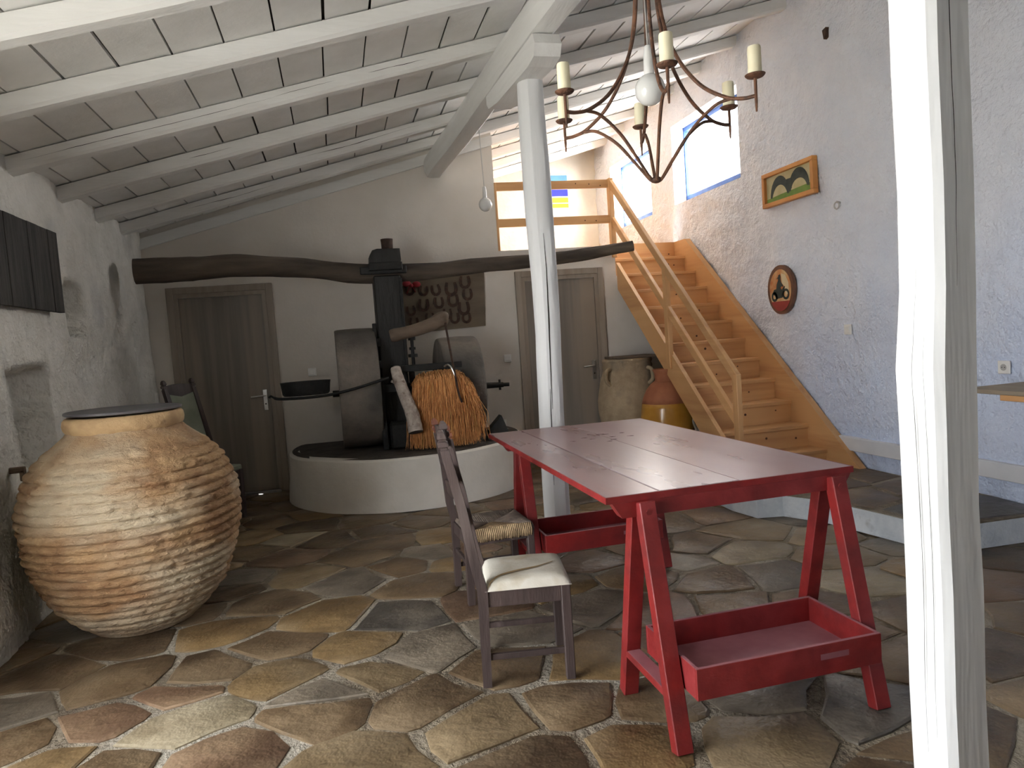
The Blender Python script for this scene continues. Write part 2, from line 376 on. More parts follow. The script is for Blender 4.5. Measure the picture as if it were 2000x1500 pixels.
def stone_mesh(poly, gap, zt, seed, skirt=-.016):
    """shrunken, jittered outline with a bevelled rim"""
    n = len(poly)
    cx = sum(p[0] for p in poly)/n; cy = sum(p[1] for p in poly)/n
    pts = []
    for i in range(n):
        p, q = poly[i], poly[(i+1) % n]
        L = math.hypot(q[0]-p[0], q[1]-p[1])
        if L < .02: continue
        k = max(1, int(round(L/.16)))
        for j in range(k):
            t = (j+.18)/k if k == 1 else (j+.12)/k
            pts.append((p[0]+(q[0]-p[0])*t, p[1]+(q[1]-p[1])*t))
        if k == 1: pts.append((p[0]+(q[0]-p[0])*.82, p[1]+(q[1]-p[1])*.82))
    if len(pts) < 3: return None
    def inset(d, jit):
        o = []
        for (x, y) in pts:
            r = math.hypot(x-cx, y-cy) or 1e-3
            j = jit*nz(x*7, y*7, seed)
            s = max(.3, 1-(d+j)/r); o.append((cx+(x-cx)*s, cy+(y-cy)*s))
        return o
    A, B = inset(gap, .034), inset(gap+.010, .034)
    m = len(A)
    tx, ty = .012*nz(seed, 1, 2, 3.3), .012*nz(seed, 5, 2, 3.3)
    zf = lambda x, y: zt + tx*(x-cx) + ty*(y-cy)
    V = [(x, y, skirt) for x, y in A] + [(x, y, zf(x, y)-.005) for x, y in A] + [(x, y, zf(x, y)) for x, y in B]
    Fc = [[i, (i+1) % m, m+(i+1) % m, m+i] for i in range(m)] + [[m+i, m+(i+1) % m, 2*m+(i+1) % m, 2*m+i] for i in range(m)] + [[2*m+i for i in range(m)]]
    return V, Fc
for si, s in enumerate(seeds):
    poly = [(s[0]-.75, s[1]-.75), (s[0]+.75, s[1]-.75), (s[0]+.75, s[1]+.75), (s[0]-.75, s[1]+.75)]
    for t in seeds:
        if t is s: continue
        dx, dy = t[0]-s[0], t[1]-s[1]
        if dx*dx+dy*dy > 3: continue
        poly = clip(poly, (s[0]+t[0])/2, (s[1]+t[1])/2, dx*.72, dy)
        if len(poly) < 3: break
    if len(poly) < 3: continue
    poly = clip(poly, XL+.02, 0, -1, 0); 
    if len(poly) < 3: continue
    poly = clip(poly, 0, 7.52, 0, 1)
    if len(poly) < 3: continue
    r = stone_mesh(poly, .009+.009*rng.random(), -.004+.004*rng.random(), si*.37)
    if r: mk('flagstone', r[0], r[1], STONE[s[2]], floor, smooth=True, ang=.5)

# ------------------------------------------------------------------ rough walls as displaced grids with openings and niches
def grid_wall(name, m, x, y0, y1, z0, z1, step, disp, holes=(), flip=False, ztop=None, extra_y=(), extra_z=()):
    ys = sorted(set([round(y0+(y1-y0)*i/round((y1-y0)/step), 4) for i in range(round((y1-y0)/step)+1)]))
    zs = sorted(set([round(z0+(z1-z0)*i/round((z1-z0)/step), 4) for i in range(round((z1-z0)/step)+1)]))
    def snap(L, v):
        k = min(range(len(L)), key=lambda i: abs(L[i]-v)); L[k] = v
    for h in holes:
        snap(ys, h[0]); snap(ys, h[1]); snap(zs, h[2]); snap(zs, h[3])
    V, Fc = [], []
    for yy in ys:
        for zz in zs: V.append((x+disp(yy, zz), yy, zz))
    nzs = len(zs)
    for i in range(len(ys)-1):
        for j in range(nzs-1):
            cy, cz = (ys[i]+ys[i+1])/2, (zs[j]+zs[j+1])/2
            if any(h[0] < cy < h[1] and h[2] < cz < h[3] for h in holes): continue
            f = [i*nzs+j, (i+1)*nzs+j, (i+1)*nzs+j+1, i*nzs+j+1]
            Fc.append(f[::-1] if flip else f)
    return structure(mk(name, V, Fc, m, smooth=True, ang=None))
def edge_fade(y, z, holes, w=.1):
    f = 1.
    for h in holes:
        dy = max(h[0]-y, y-h[1], 0); dz = max(h[2]-z, z-h[3], 0)
        f = min(f, min(1, math.hypot(dy, dz)/w))
    return f
def sstep(a, b, x):
    t = min(1, max(0, (x-a)/(b-a))); return t*t*(3-2*t)
def niche(y, z, y0, y1, z0, z1, d, e=.03):
    j = .025*nz(y*9, z*9, 3.3)
    return -d*sstep(y0-e, y0+e, y+j)*(1-sstep(y1-e, y1+e, y+j))*sstep(z0-e, z0+e, z+j)*(1-sstep(z1-e, z1+e, z+j))
def disp_left(y, z):
    d = .022*fbm(y, z, 1.7, 1.6) + .012*fbm(y, z, 9.1, 6.)
    d += niche(y, z, 5.46, 5.74, 1.61, 1.98, .17, .012) + niche(y, z, 4.42, 5.02, .60, 1.41, .20, .016)
    d += niche(y, z, 6.62, 6.76, 1.62, 1.80, .08, .02) + niche(y, z, 7.02, 7.16, 1.55, 1.78, .06, .025)
    d += .09*(1-sstep(0, .9, z))*sstep(2.3, 3.2, y)*(1-.6*sstep(3.9, 4.4, y)) + .05*sstep(7.1, 7.55, y)*(1-sstep(.3, 2.2, z))
    return d*edge_fade(y, z, [DOOR], .15)
grid_wall('wall_left', 'plaster_left', XL, YF-.1, 7.7, -.03, 2.95, .032, disp_left, [DOOR], flip=True)
RH_HOLES = [WIN1, WIN2]
def disp_right(y, z):
    d = -.022*fbm(y, z, 4.2, 2.3) - .012*fbm(y, z, 7.7, 7.)
    d += -.026*sstep(4.6, 7.0, y)*fbm(y, z, 2.2, 6.)
    return d*edge_fade(y, z, RH_HOLES, .12)
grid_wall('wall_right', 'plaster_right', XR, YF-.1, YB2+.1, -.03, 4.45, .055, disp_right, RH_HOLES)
# reveals of the openings (they belong to the walls)
def reveal(name, m, x0, x1, h, hb=None):
    hb = hb or h
    y0, y1, z0, z1 = h; a0, a1, b0, b1 = hb
    V = [(x0, y0, z0), (x0, y1, z0), (x0, y1, z1), (x0, y0, z1), (x1, a0, b0), (x1, a1, b0), (x1, a1, b1), (x1, a0, b1)]
    Fc = [[0, 1, 5, 4], [1, 2, 6, 5], [2, 3, 7, 6], [3, 0, 4, 7]]
    return structure(mk(name, V, Fc, m))
W1O = (6.55, 7.90, 2.90, 3.78); W2O = (8.50, 9.80, 2.90, 3.78)
reveal('trim_1', 'plaster_loft', XR, XR+.30, WIN1, W1O); reveal('trim_2', 'plaster_loft', XR, XR+.30, WIN2, W2O)
reveal('trim_3', 'plaster_left', XL-.36, XL, (DOOR[0], DOOR[1], -.03, DOOR[3]))
for k, h in ((1, W1O), (2, W2O)):
    w = bpy.data.objects.new('window_%d' % k, None); w.location = (XR+.28, (h[0]+h[1])/2, h[2]); link(w); structure(w)
    x0, x1, t = XR+.235, XR+.30, .060
    fr = join(box((x0, h[0], h[2]), (x1, h[1], h[2]+t)), box((x0, h[0], h[3]-t), (x1, h[1], h[3])),
              box((x0, h[0], h[2]+t), (x1, h[0]+t, h[3]-t)), box((x0, h[1]-t, h[2]+t), (x1, h[1], h[3]-t)))
    mk('window_frame', *fr, 'window_blue', w)
    mk('pane', *box((x0+.015, h[0]+t, h[2]+t), (x0+.019, h[1]-t, h[3]-t)), 'glass', w)
# wall behind the camera
structure(mk('wall_front', [(XL-.1, YF, -.03), (XL-.1, YF, 4.45), (XR+.1, YF, 4.45), (XR+.1, YF, -.03)], [[0, 1, 2, 3]], 'plaster_loft'))

structure(mk('bounce_ground', [(-14, -14, -.06), (XL-.36, -14, -.06), (XL-.36, 16, -.06), (-14, 16, -.06)], [[0, 1, 2, 3]], 'bounce_ground'))  # unseen ground added outside the doorway to bounce sunlight onto the ceiling
# ------------------------------------------------------------------ back wall (slightly skewed) with the loft opening
BW = .057
def by(x): return 7.51 - (x+.72)*math.tan(BW)         # face of the back wall
LOFT_X, LOFT_Z, STAIR_X = 1.775, 2.33, 3.07
outline = [(XL-.25, -.03), (XR+.05, -.03), (XR+.05, 2.0), (STAIR_X, 2.0), (STAIR_X, LOFT_Z), (LOFT_X, LOFT_Z), (LOFT_X, roof(LOFT_X)+.2), (XL-.25, roof(XL-.25)+.2)]
V, Fc = prism(outline, .22, lambda u, v, w: (u, by(u)+w, v))
structure(mk('wall_back', V, Fc, 'plaster_back'))
structure(mk('loft_floor', *join(box((.0, 7.55, 2.20), (STAIR_X, YB2+.05, LOFT_Z-.002)), box((STAIR_X, 7.80, 2.20), (XR+.05, YB2+.05, LOFT_Z+.03))), 'pine_y'))
def disp_end(x, z): return -.015*fbm(x, z, 6.6, 3.)
V, Fc = [], []
for i in range(61):
    for j in range(31):
        x = -.1 + (XR+.2)*i/60; z = 2.1 + 2.4*j/30
        V.append((x, YB2+disp_end(x, z), z))
for i in range(60):
    for j in range(30): Fc.append([i*31+j, i*31+j+1, (i+1)*31+j+1, (i+1)*31+j])
structure(mk('wall_loft_end', V, Fc, 'plaster_loft', smooth=True, ang=None))
structure(mk('wall_loft_side', *box((-.1, 7.6, 2.1), (0, YB2, 3.6)), 'plaster_loft'))

# ------------------------------------------------------------------ ceiling: deck, boards, rafters
deck = [(XL-.3, YF-.3), (XR+.3, YF-.3), (XR+.3, YB2+.3), (XL-.3, YB2+.3)]
V, Fc = prism(deck, .05, lambda x, y, w: (x, y, roof(x)+RH+.032+w))
ceiling = structure(mk('ceiling', V, Fc, 'roof_dark'))
RY = [-4.2, -3.45, -2.7, -1.95, -1.2, -.45, .3, 1.05, 1.78, 2.52, 3.28, 3.98, 4.78, 5.55, 6.33, 6.98, 7.66, 8.35, 9.05, 9.75]
def rafter(y, x0, x1, w=.10):
    V, Fc = [], []
    n = 22
    for i in range(n+1):
        x = x0+(x1-x0)*i/n
        jy, jz, js = .010*nz(x, y*3, 1, .9), .008*nz(x, y*3, 7, 1.1), 1+.10*nz(x, y*5, 4, 1.3)
        hw, z0, z1 = w/2*js, roof(x)-.006+jz, roof(x)+RH-.010+.004*nz(x, y*7, 2, 1.5)
        c = .016
        for (a, b) in ((-hw, z1), (-hw, z0+c), (-hw+c, z0), (hw-c, z0), (hw, z0+c), (hw, z1)):
            V.append((x, y+jy+a, b + (.004*nz(x*2, a*30, y, 2) if b < z1 else 0)))
    for i in range(n):
        for k in range(6):
            Fc.append([i*6+k, i*6+(k+1) % 6, (i+1)*6+(k+1) % 6, (i+1)*6+k])
    Fc.append([0, 1, 2, 3, 4, 5][::-1]); Fc.append([n*6+k for k in range(6)])
    rf = mk('rafter', V, Fc, 'wood_white_x', ceiling, smooth=True, ang=.6)
    for (c0, c1, lvl, ph) in CRACKS.get(y, ()):
        V, Fc = [], []; m = 48
        for i in range(m+1):
            x = c0+(c1-c0)*i/m
            t = (x-x0)/(x1-x0)*n; k = min(n-1, int(t)); u = t-k
            A = []
            for kk in (k, k+1):                       # follow the hewn near face
                xx = x0+(x1-x0)*kk/n
                A.append(y+.010*nz(xx, y*3, 1, .9) - w/2*(1+.10*nz(xx, y*5, 4, 1.3)))
            yy = A[0]+(A[1]-A[0])*u-.0012
            z = roof(x)+lvl+.012*nz(x*2, ph, 1)+.003*nz(x*11, ph, 2)
            hw = .0032*(.3+abs(nz(x*4, ph, 5)))*math.sin(PI*(i+.3)/(m+.6))
            V += [(x, yy, z-hw), (x, yy, z+hw)]
        for i in range(m): Fc.append([2*i, 2*i+1, 2*i+3, 2*i+2])
        mk('crack', V, Fc, 'crack', rf)
    return rf
CRACKS = {4.78: ((-1.7, -.2, .045, 1.), (-.25, .15, .055, 2.), (.35, .75, .05, 3.)), 6.33: ((-.2, .9, .05, 4.),), 5.55: ((-.9, -.6, .05, 5.),), 3.98: ((1.9, 2.5, .05, 6.),), 6.98: ((-1.2, -.4, .045, 7.),)}
for y in RY: rafter(y, XL-.15, XR+.12, .106+.012*nz(y, 3, 1, 2.1))
V, Fc = prism([(XL-.2, 0), (LOFT_X, 0), (LOFT_X, .12), (XL-.2, .12)], .10, lambda x, w, d: (x, by(x)-.035+w, roof(x)-.06+d))
mk('rafter', V, Fc, 'wood_white_x', ceiling)
# ceiling boards, one per gap between two rafters
bw_ = .252
def ceil_board(x0, x1, ya, yb):
    g = .0045 + .004*abs(nz(x0*5, ya*5, 2))
    if nz(x0*9, ya*3, 8) > .3: g += .004
    dz = .003*nz(x0*3, ya*3, 5)
    f = lambda x: roof(x)+RH+dz
    V = [(x0+g, ya, f(x0)), (x1-g, ya, f(x1)), (x1-g, yb, f(x1)), (x0+g, yb, f(x0))]
    V += [(a, b, c+.02) for a, b, c in V]
    return V, [[0, 1, 2, 3], [4, 7, 6, 5], [0, 4, 5, 1], [1, 5, 6, 2], [2, 6, 7, 3], [3, 7, 4, 0]]
stuffV = []
for bi in range(len(RY)-1):
    ya, yb = RY[bi]+.004, RY[bi+1]-.004
    off = rng.uniform(-.02, .02)
    x = XL-.17+off
    while x < XR:
        r = ceil_board(x, x+bw_, ya, yb)
        if RY[bi] >= 1.7: mk('ceiling_board', *r, 'board_white', ceiling)
        else: stuffV.append(r)
        x += bw_
o = mk('ceiling_boards_behind', *join(*stuffV), 'board_white', ceiling); o['kind'] = 'stuff'

# ------------------------------------------------------------------ main beam, posts
def bcx(y): return 1.14 + (7.44-y)*.0632             # beam centre line
def bz(y): return 3.10 + (7.44-y)*.0225              # beam underside
V, Fc = [], []
n = 40; yA, yZ = YF+.05, 7.36
for i in range(n+1):
    y = yA+(yZ-yA)*i/n
    cx, z0 = bcx(y)+.012*nz(y, 0, 3, .9), bz(y)+.010*nz(y, 4, 3, 1.2)
    z1 = roof(cx)-.002
    for (a, b) in ((-.085, z1-.02), (-.098, z1-.06), (-.100, z0+.07), (-.075, z0+.012), (-.03, z0), (.055, z0+.004), (.088, z0+.035), (.095, z1-.03)):
        V.append((cx+a+.006*nz(y*2, a*30, 9, 1.3), y, b))
for i in range(n):
    for k in range(8): Fc.append([i*8+k, (i+1)*8+k, (i+1)*8+(k+1) % 8, i*8+(k+1) % 8])
Fc += [list(range(8)), [n*8+k for k in range(8)][::-1]]
beam = thing('roof_beam', 'long white-painted roof beam carrying the rafters, running from the back wall', 'beam', (bcx(7.3), 7.3, bz(7.3)))
mk('beam_timber', V, Fc, 'wood_white_y', beam, smooth=True, ang=.5)
def log_crack(name, pts, w, parent):
    V, Fc = [], []
    k = len(pts)
    for i, p in enumerate(pts):
        ww = w*(.15+.85*math.sin(PI*(i+.02)/(k-1+.04)))
        d = Vector((0, 0, 1)) if abs(pts[-1][2]-pts[0][2]) < abs(pts[-1][1]-pts[0][1]) else Vector((.8, -.6, 0))
        V += [Vector(p)-d*ww, Vector(p)+d*ww]
    for i in range(k-1): Fc.append([2*i, 2*i+1, 2*i+3, 2*i+2])
    return mk(name, V, Fc, 'crack', parent)
def post(name, label, sections, parent_loc, crack_pts=(), seed=0):
    """sections: (z, cx, cy, half width along s, half depth along t) with s,t set by the facing angle"""
    root = thing(name, label, 'post', parent_loc)
    return root
def squared_log(secs, ang, shape, n_sub=4, jit=.004, seed=0.):
    """stack of faceted sections; shape = list of (angle, radius factor)"""
    V, Fc = [], []; k = len(shape)
    rows = []
    for i in range(len(secs)-1):
        for j in range(n_sub):
            t = j/n_sub; rows.append([a+(b-a)*t for a, b in zip(secs[i], secs[i+1])])
    rows.append(secs[-1])
    for (z, cx, cy, r) in rows:
        for (a, f) in shape:
            rr = r*f*(1+jit/ r*nz(a*2+seed, z*1.7, seed, 1.6))
            V.append((cx+rr*math.cos(a+ang), cy+rr*math.sin(a+ang), z))
    for i in range(len(rows)-1):
        for q in range(k): Fc.append([i*k+q, i*k+(q+1) % k, (i+1)*k+(q+1) % k, (i+1)*k+q])
    Fc += [list(range(k))[::-1], [(len(rows)-1)*k+q for q in range(k)]]
    return V, Fc
# near post: hewn faces meeting in an edge towards the camera
NPX, NPY = 1.505, 1.48
sh = [(math.radians(a), f) for q in range(4) for a, f in ((q*90-45-9, .985), (q*90-45+7, .99), (q*90-20, .83), (q*90+2, .79), (q*90+22, .835))]
root = thing('wooden_post', 'thick white-painted timber post in the right foreground, split by long cracks', 'post', (NPX, NPY, 0))
secs = [(-.02, 1.485, 1.47, .086), (.15, 1.484, 1.47, .086), (.4, 1.478, 1.47, .087), (.68, 1.479, 1.47, .087), (.9, 1.474, 1.47, .085), (1.05, 1.474, 1.47, .087), (1.25, 1.472, 1.47, .091),
        (1.45, 1.484, 1.47, .085), (1.7, 1.487, 1.47, .084), (2.0, 1.481, 1.47, .085), (2.4, 1.481, 1.47, .086), (3.235, 1.484, 1.47, .09)]
V, Fc = squared_log(secs, math.radians(6), sh, 4, .0022, 2.)
mk('post_timber', V, Fc, 'wood_white_z', root, smooth=True, ang=.42)
def surf_crack(parent, cx, cy, r, ang, z0, z1, w, amp, ph, secs=None):
    V, Fc = [], []; k = 40
    for i in range(k+1):
        t = i/k; z = z0+(z1-z0)*t
        if secs:
            for a, b in zip(secs, secs[1:]):
                if a[0] <= z <= b[0]:
                    u = (z-a[0])/(b[0]-a[0]); cx, cy, r_ = [a[q]+(b[q]-a[q])*u for q in (1, 2, 3)]; r = r_*.87*(1.02 if r_ > .0895 or cy > 3 else 1.0) if cy < 3 else r_*1.012
        a = ang + amp*nz(ph, z*1.3, 0) + .02*nz(ph+5, z*9, 1)
        ww = w*(.25+.75*abs(math.sin(PI*t)))*(.6+.6*abs(nz(ph, z*5, 3)))
        for s in (-1, 1):
            V.append((cx+r*math.cos(a+s*ww/r), cy+r*math.sin(a+s*ww/r), z))
    for i in range(k): Fc.append([2*i, 2*i+1, 2*i+3, 2*i+2])
    return mk('crack', V, Fc, 'crack', parent)
BA = math.radians(-135)                                # side of the post that faces the camera
surf_crack(root, 1.5, 1.48, .12, BA-.62, .25, 1.5, .0011, .2, 1., secs)
surf_crack(root, 1.5, 1.48, .12, BA-.30, .3, 1.35, .0009, .2, 3., secs)
surf_crack(root, 1.5, 1.48, .12, BA+.62, 1.45, 2.4, .0016, .1, 5., secs)
# middle post with its corbel
MPX, MPY = 1.345, 4.43
root = thing('wooden_post', 'round white-painted log post behind the red table, with a dark vertical split', 'post', (MPX, MPY, 0))
sh2 = [(2*PI*k/14, 1+.02*math.sin(k*2.3)) for k in range(14)]
secs = [(-.02, 1.345, 4.43, 0.0880), (.4, 1.345, 4.43, 0.0871), (.9, 1.348, 4.43, 0.0845), (1.4, 1.362, 4.43, 0.0836), (1.8, 1.362, 4.43, 0.0862), (2.2, 1.355, 4.43, 0.0915), (2.6, 1.352, 4.43, 0.0898), (3.05, 1.352, 4.43, 0.0827)]
V, Fc = squared_log(secs, .2, sh2, 5, .004, 7.)
mk('post_timber', V, Fc, 'wood_white_z', root, smooth=True, ang=.5)
BM = math.atan2(-4.43, -1.345)
surf_crack(root, 1.34, 4.43, .1, BM+.12, .92, 2.05, .006, .22, 2., secs)
surf_crack(root, 1.34, 4.43, .1, BM-.05, .42, 1.05, .005, .2, 4., secs)
corb = [(4.02, 3.10), (4.05, 3.035), (4.16, 3.015), (4.80, 3.02), (5.02, 3.045), (5.06, 3.085), (5.06, 3.145), (4.05, 3.165)]
V, Fc = prism(corb, .165, lambda y, z, w: (bcx(y)-.085+w, y, z))
mk('corbel', V, Fc, 'wood_white_y', root)

# ------------------------------------------------------------------ stepped stone platform along the right wall
HP = .16
edge = [(3.40, 3.22), (3.22, 3.42), (3.17, 3.75), (3.12, 4.05), (2.98, 4.32), (2.80, 4.36), (2.76, 4.62), (2.80, 5.2), (2.85, 7.25)]
poly = edge + [(XR-.0, 7.22), (XR-.0, 3.16), (3.80, 3.20)]
plat = structure(mk('platform', *prism(poly[::-1], HP-.012, lambda x, y, w: (x, y, w)), 'plaster_curb'))
mk('mortar_bed', *prism([(x+.012 if x < 3.5 else x, y) for x, y in poly][::-1], .009, lambda x, y, w: (x, y, HP-.0125+w)), 'mortar', plat)
slabs = [([(3.42, 3.26), (3.80, 3.24), (4.02, 3.22), (4.02, 3.72), (3.55, 3.78), (3.24, 3.70), (3.26, 3.44)], SL),
         ([(3.23, 3.74), (3.55, 3.82), (3.62, 4.18), (3.18, 4.22), (3.15, 4.06), (3.20, 3.80)], BR), ([(3.59, 3.82), (4.02, 3.76), (4.02, 4.30), (3.66, 4.24)], DA),
         ([(3.16, 4.26), (3.64, 4.22), (3.70, 4.62), (3.20, 4.72), (2.84, 4.58), (2.84, 4.40), (3.02, 4.36)], DA), ([(3.68, 4.28), (4.02, 4.34), (4.02, 4.80), (3.74, 4.72)], BR),
         ([(2.82, 4.64), (3.18, 4.76), (3.24, 5.3), (2.88, 5.4)], BR), ([(3.24, 4.76), (4.02, 4.84), (4.02, 5.5), (3.28, 5.4)], DA), ([(2.90, 5.46), (4.02, 5.56), (4.02, 6.3), (2.90, 6.3)], BR), ([(2.92, 6.36), (4.02, 6.36), (4.02, 7.15), (2.92, 7.15)], DA)]
for k, (pl, c) in enumerate(slabs):
    r = stone_mesh(pl, .0, HP+.002, k*1.7+.3, HP-.02)
    mk('flagstone', r[0], r[1], STONE[c], plat, smooth=True, ang=.5)
# cable trunking band low on the right wall
structure(mk('baseboard_right', *box((XR-.045, YF, .285), (XR+.02, 5.25, .395), .004), 'trunking'))

# ------------------------------------------------------------------ doors in the back wall
def back_frame(x0):
    """local frame on the back wall: x along the wall from x0, y out of the wall (towards the room is -y), z up"""
    return Matrix.Translation((x0, by(x0), 0)) @ Matrix.Rotation(-BW, 4, 'Z')
def handle_set(parent, x, z, dirx):
    pl = mk('lock_plate', *box((x-.021, -.052, z-.15), (x+.021, -.044, z+.06), .003), 'steel', parent)
    mk('lever', *join(tube([(x, -.05, z), (x, -.10, z)], .009, 10), tube(bez([(x, -.095, z), (x+dirx*.03, -.10, z), (x+dirx*.13, -.098, z-.006)], 5), .0085, 10)), 'steel', parent, smooth=True)
    mk('key_hole', *tube([(x, -.0535, z-.085), (x, -.051, z-.085)], .008, 12), 'crack', parent)
for k, x0, hx, dx in ((1, -1.565, .90, -1), (2, 1.925, .815, -1)):
    XF.append(back_frame(x0))
    d = bpy.data.objects.new('door_%d' % k, None); d.location = XF[-1] @ Vector((.5, 0, 0)); link(d); structure(d)
    w, h, t = (1.0, 2.115, .105) if k == 1 else (.985, 2.10, .105)
    fr = join(box((0, -.035, 0), (t*.62, .01, h), .004), box((w-t*.62, -.035, 0), (w, .01, h), .004), box((t*.62, -.035, h-t*.62), (w-t*.62, .01, h), .004))
    f = mk('door_frame', *fr, 'door_frame', d)
    st = join(box((t*.62, -.024, 0), (t, .01, h-t*.62)), box((w-t, -.024, 0), (w-t*.62, .01, h-t*.62)), box((t, -.024, h-t), (w-t, .01, h-t*.62)))
    mk('door_stop', *st, 'door_frame', d)
    lf = mk('door_leaf', *box((t+.003, -.043+.031, .012), (w-t-.003, .012, h-t-.003)), 'door', d)
    XF.append(XF[-1] @ Matrix.Translation((0, .032, 0)))
    handle_set(d, w-t-.055, .99 if k == 1 else 1.03, dx)
    XF.pop()
    if k == 1: mk('threshold_strip', *box((t, -.06, 0), (w-t+.02, .0, .022), .002), 'steel', d)
    XF.pop()

# ------------------------------------------------------------------ plates on the walls
def plate(name, label, cat, f, u, z, kind):
    XF.append(f)
    r = thing(name, label, cat, (u, 0, z-.04))
    mk('plate', *box((u-.041, -.012, z-.041), (u+.041, .002, z+.041), .004), 'plastic_white', r)
    if kind == 'switch': mk('rocker', *box((u-.026, -.017, z-.026), (u+.026, -.010, z+.026), .003), 'plastic_white', r)
    else:
        mk('socket_well', *tube([(u, -.0128, z), (u, -.010, z)], .021, 20), 'plastic_grey', r)
        for s in (-1, 1): mk('pin_hole', *tube([(u+s*.0095, -.0136, z), (u+s*.0095, -.012, z)], .003, 8), 'crack', r)
    XF.pop()
bf = back_frame(0)
def bu(x): return (x)/math.cos(BW)
plate('light_switch', 'white light switch on the back wall, between the left door and the mill', 'light switch', bf, bu(-.25), 1.19, 'switch')
plate('light_switch', 'white light switch on the back wall, just left of the door behind the post', 'light switch', bf, bu(1.79), 1.18, 'switch')
plate('wall_socket', 'white power socket low on the back wall beside the mill plinth', 'socket', bf, bu(1.685), .48, 'socket')
RWf = Matrix.Translation((XR-.012, 0, 0)) @ Matrix.Rotation(-PI/2, 4, 'Z')   # local x -> -world y ; local -y -> -world x
plate('light_switch', 'small white switch plate on the blue-white right wall below the round plaque', 'light switch', RWf, -4.87, 1.275, 'switch')
plate('wall_socket', 'white power socket on the right wall, right of the foreground post', 'socket', RWf, -3.505, 1.0, 'socket')
# ------------------------------------------------------------------ hanging bulbs
def bulb_pendant(label, x, y, zt, zb, r):
    p = thing('pendant_bulb', label, 'light bulb', (x, y, zb-r))
    mk('cord', *tube([(x-.012, y, zt), (x-.006, y, (zt+zb)/2), (x, y, zb+r+.09)], .0035, 8), 'plastic_grey', p, smooth=True)
    mk('lamp_holder', *lathe([(.008, .10), (.014, .095), (.018, .06), (.019, .0), (.016, -.012)][::-1], 16, (x, y, zb+r+.005)), 'plastic_white', p, smooth=True)
    mk('globe', *sph((x, y, zb), r, 24, 16, (1, 1, 1.04)), 'bulb', p, smooth=True, ang=None)
bulb_pendant('bare round bulb hanging on a thin wire in front of the loft opening', 1.47, 6.5, roof(1.47), 2.655, .062)

# ================================================================== STAIRS AND LOFT RAIL
RISE, RUN, Y0S, Z0S = .1925, .2295, 5.10, .271       # nosing of the first tread
SXL, SXR = 3.07, 4.0
st = thing('staircase', 'pine staircase with closed risers and a side handrail climbing to the loft', 'staircase', ((SXL+SXR)/2, 5., HP))
def nos(k): return Y0S+RUN*k, Z0S+RISE*k
for k in range(11):
    y, z = nos(k)
    mk('tread', *box((SXL+.03, y-.012, z-.032), (SXR-.005, y+RUN+.02, z), .003), 'pine_x', st)
for k in range(12):
    y, z = nos(k)
    mk('riser', *box((SXL+.032, y+.006, z-RISE if k else HP), (SXR-.006, y+.024, z-.032 if k < 11 else z-.002), 0), 'pine_x', st)
def stringer(x0, x1, d_up, d_dn, ybot, ytop, name='stringer', top_z=None, m='pine_slope'):
    s = RISE/RUN
    zl = lambda y: Z0S + (y-Y0S)*s
    pts = []
    ya = ybot
    # lower end cut level on the platform, upper end cut plumb
    zu = lambda y: zl(y)+d_up
    zd = lambda y: zl(y)-d_dn
    yl = Y0S + (HP-Z0S-d_up)/s          # upper line meets platform
    yd = Y0S + (HP-Z0S+d_dn)/s          # lower line meets platform
    P = [(yl, HP), (yd, HP), (ytop, zd(ytop)), (ytop, zu(ytop) if top_z is None else min(top_z, zu(ytop)))]
    if top_z is not None and zu(ytop) > top_z: P.append((Y0S+(top_z-Z0S-d_up)/s, top_z))
    V, Fc = prism(P[::-1], x1-x0, lambda y, z, w: (x0+w, y, z))
    return mk(name, V, Fc, m, st)
stringer(SXL-.005, SXL+.034, .055, .235, 0, 7.26)
stringer(SXR-.035, SXR+.03, .21, .26, 0, 7.70, top_z=2.385)
# knots in the risers
kn = random.Random(5)
for k in range(1, 12):
    y, z = nos(k)
    for q in range(kn.choice((1, 2, 2))):
        xx = kn.uniform(SXL+.35, SXR-.08); zz = z-RISE*kn.uniform(.3, .75)
        mk('knot', *tube([(xx, y+.0065, zz), (xx, y+.003, zz)], kn.uniform(.007, .012), 10), 'knot', st)
# railing along the stair
s_ = RISE/RUN
def zn(y): return Z0S+(y-Y0S)*s_
rx = SXL-.005
for (yb, zb, zt) in ((4.975, .30, .985), (6.10, 1.0, 1.955)):
    mk('newel_post', *box((rx-.022, yb-.036, zb), (rx+.022, yb+.036, zt), .004), 'pine_z', st)
mk('handrail', *bar((rx, 4.965, .955), (rx, 7.30, 3.02), .042, .075, .004), 'pine_slope', st)
mk('lower_rail', *bar((rx+.002, 4.985, .60), (rx+.002, 7.30, 2.62), .038, .075, .004), 'pine_slope', st)
lr = thing('loft_railing', 'pine guard rail with two bars across the loft opening', 'railing', (2.4, by(2.4), LOFT_Z))
for z0, z1 in ((2.965, 3.05), (2.58, 2.665)):
    V, Fc = prism([(LOFT_X+.006, z0), (3.075, z0), (3.075, z1), (LOFT_X+.006, z1)], .032, lambda u, v, w: (u, by(u)+.0+w, v))
    bb = mk('rail', V, Fc, 'pine_x', lr)
    for q in range(5):
        u = kn.uniform(LOFT_X+.1, 3.0); v = kn.uniform(z0+.015, z1-.015)
        mk('knot', *tube([(u, by(u)-.001, v), (u, by(u)+.002, v)], .007, 8), 'knot', bb)
mk('post', *box((3.035, by(3.05)-.035, 2.20), (3.085, by(3.05)+.045, 3.06), .004), 'pine_z', lr)
mk('post', *box((LOFT_X-.004, by(LOFT_X)-.004, LOFT_Z), (LOFT_X+.022, by(LOFT_X)+.06, 3.05), .003), 'pine_z', lr)

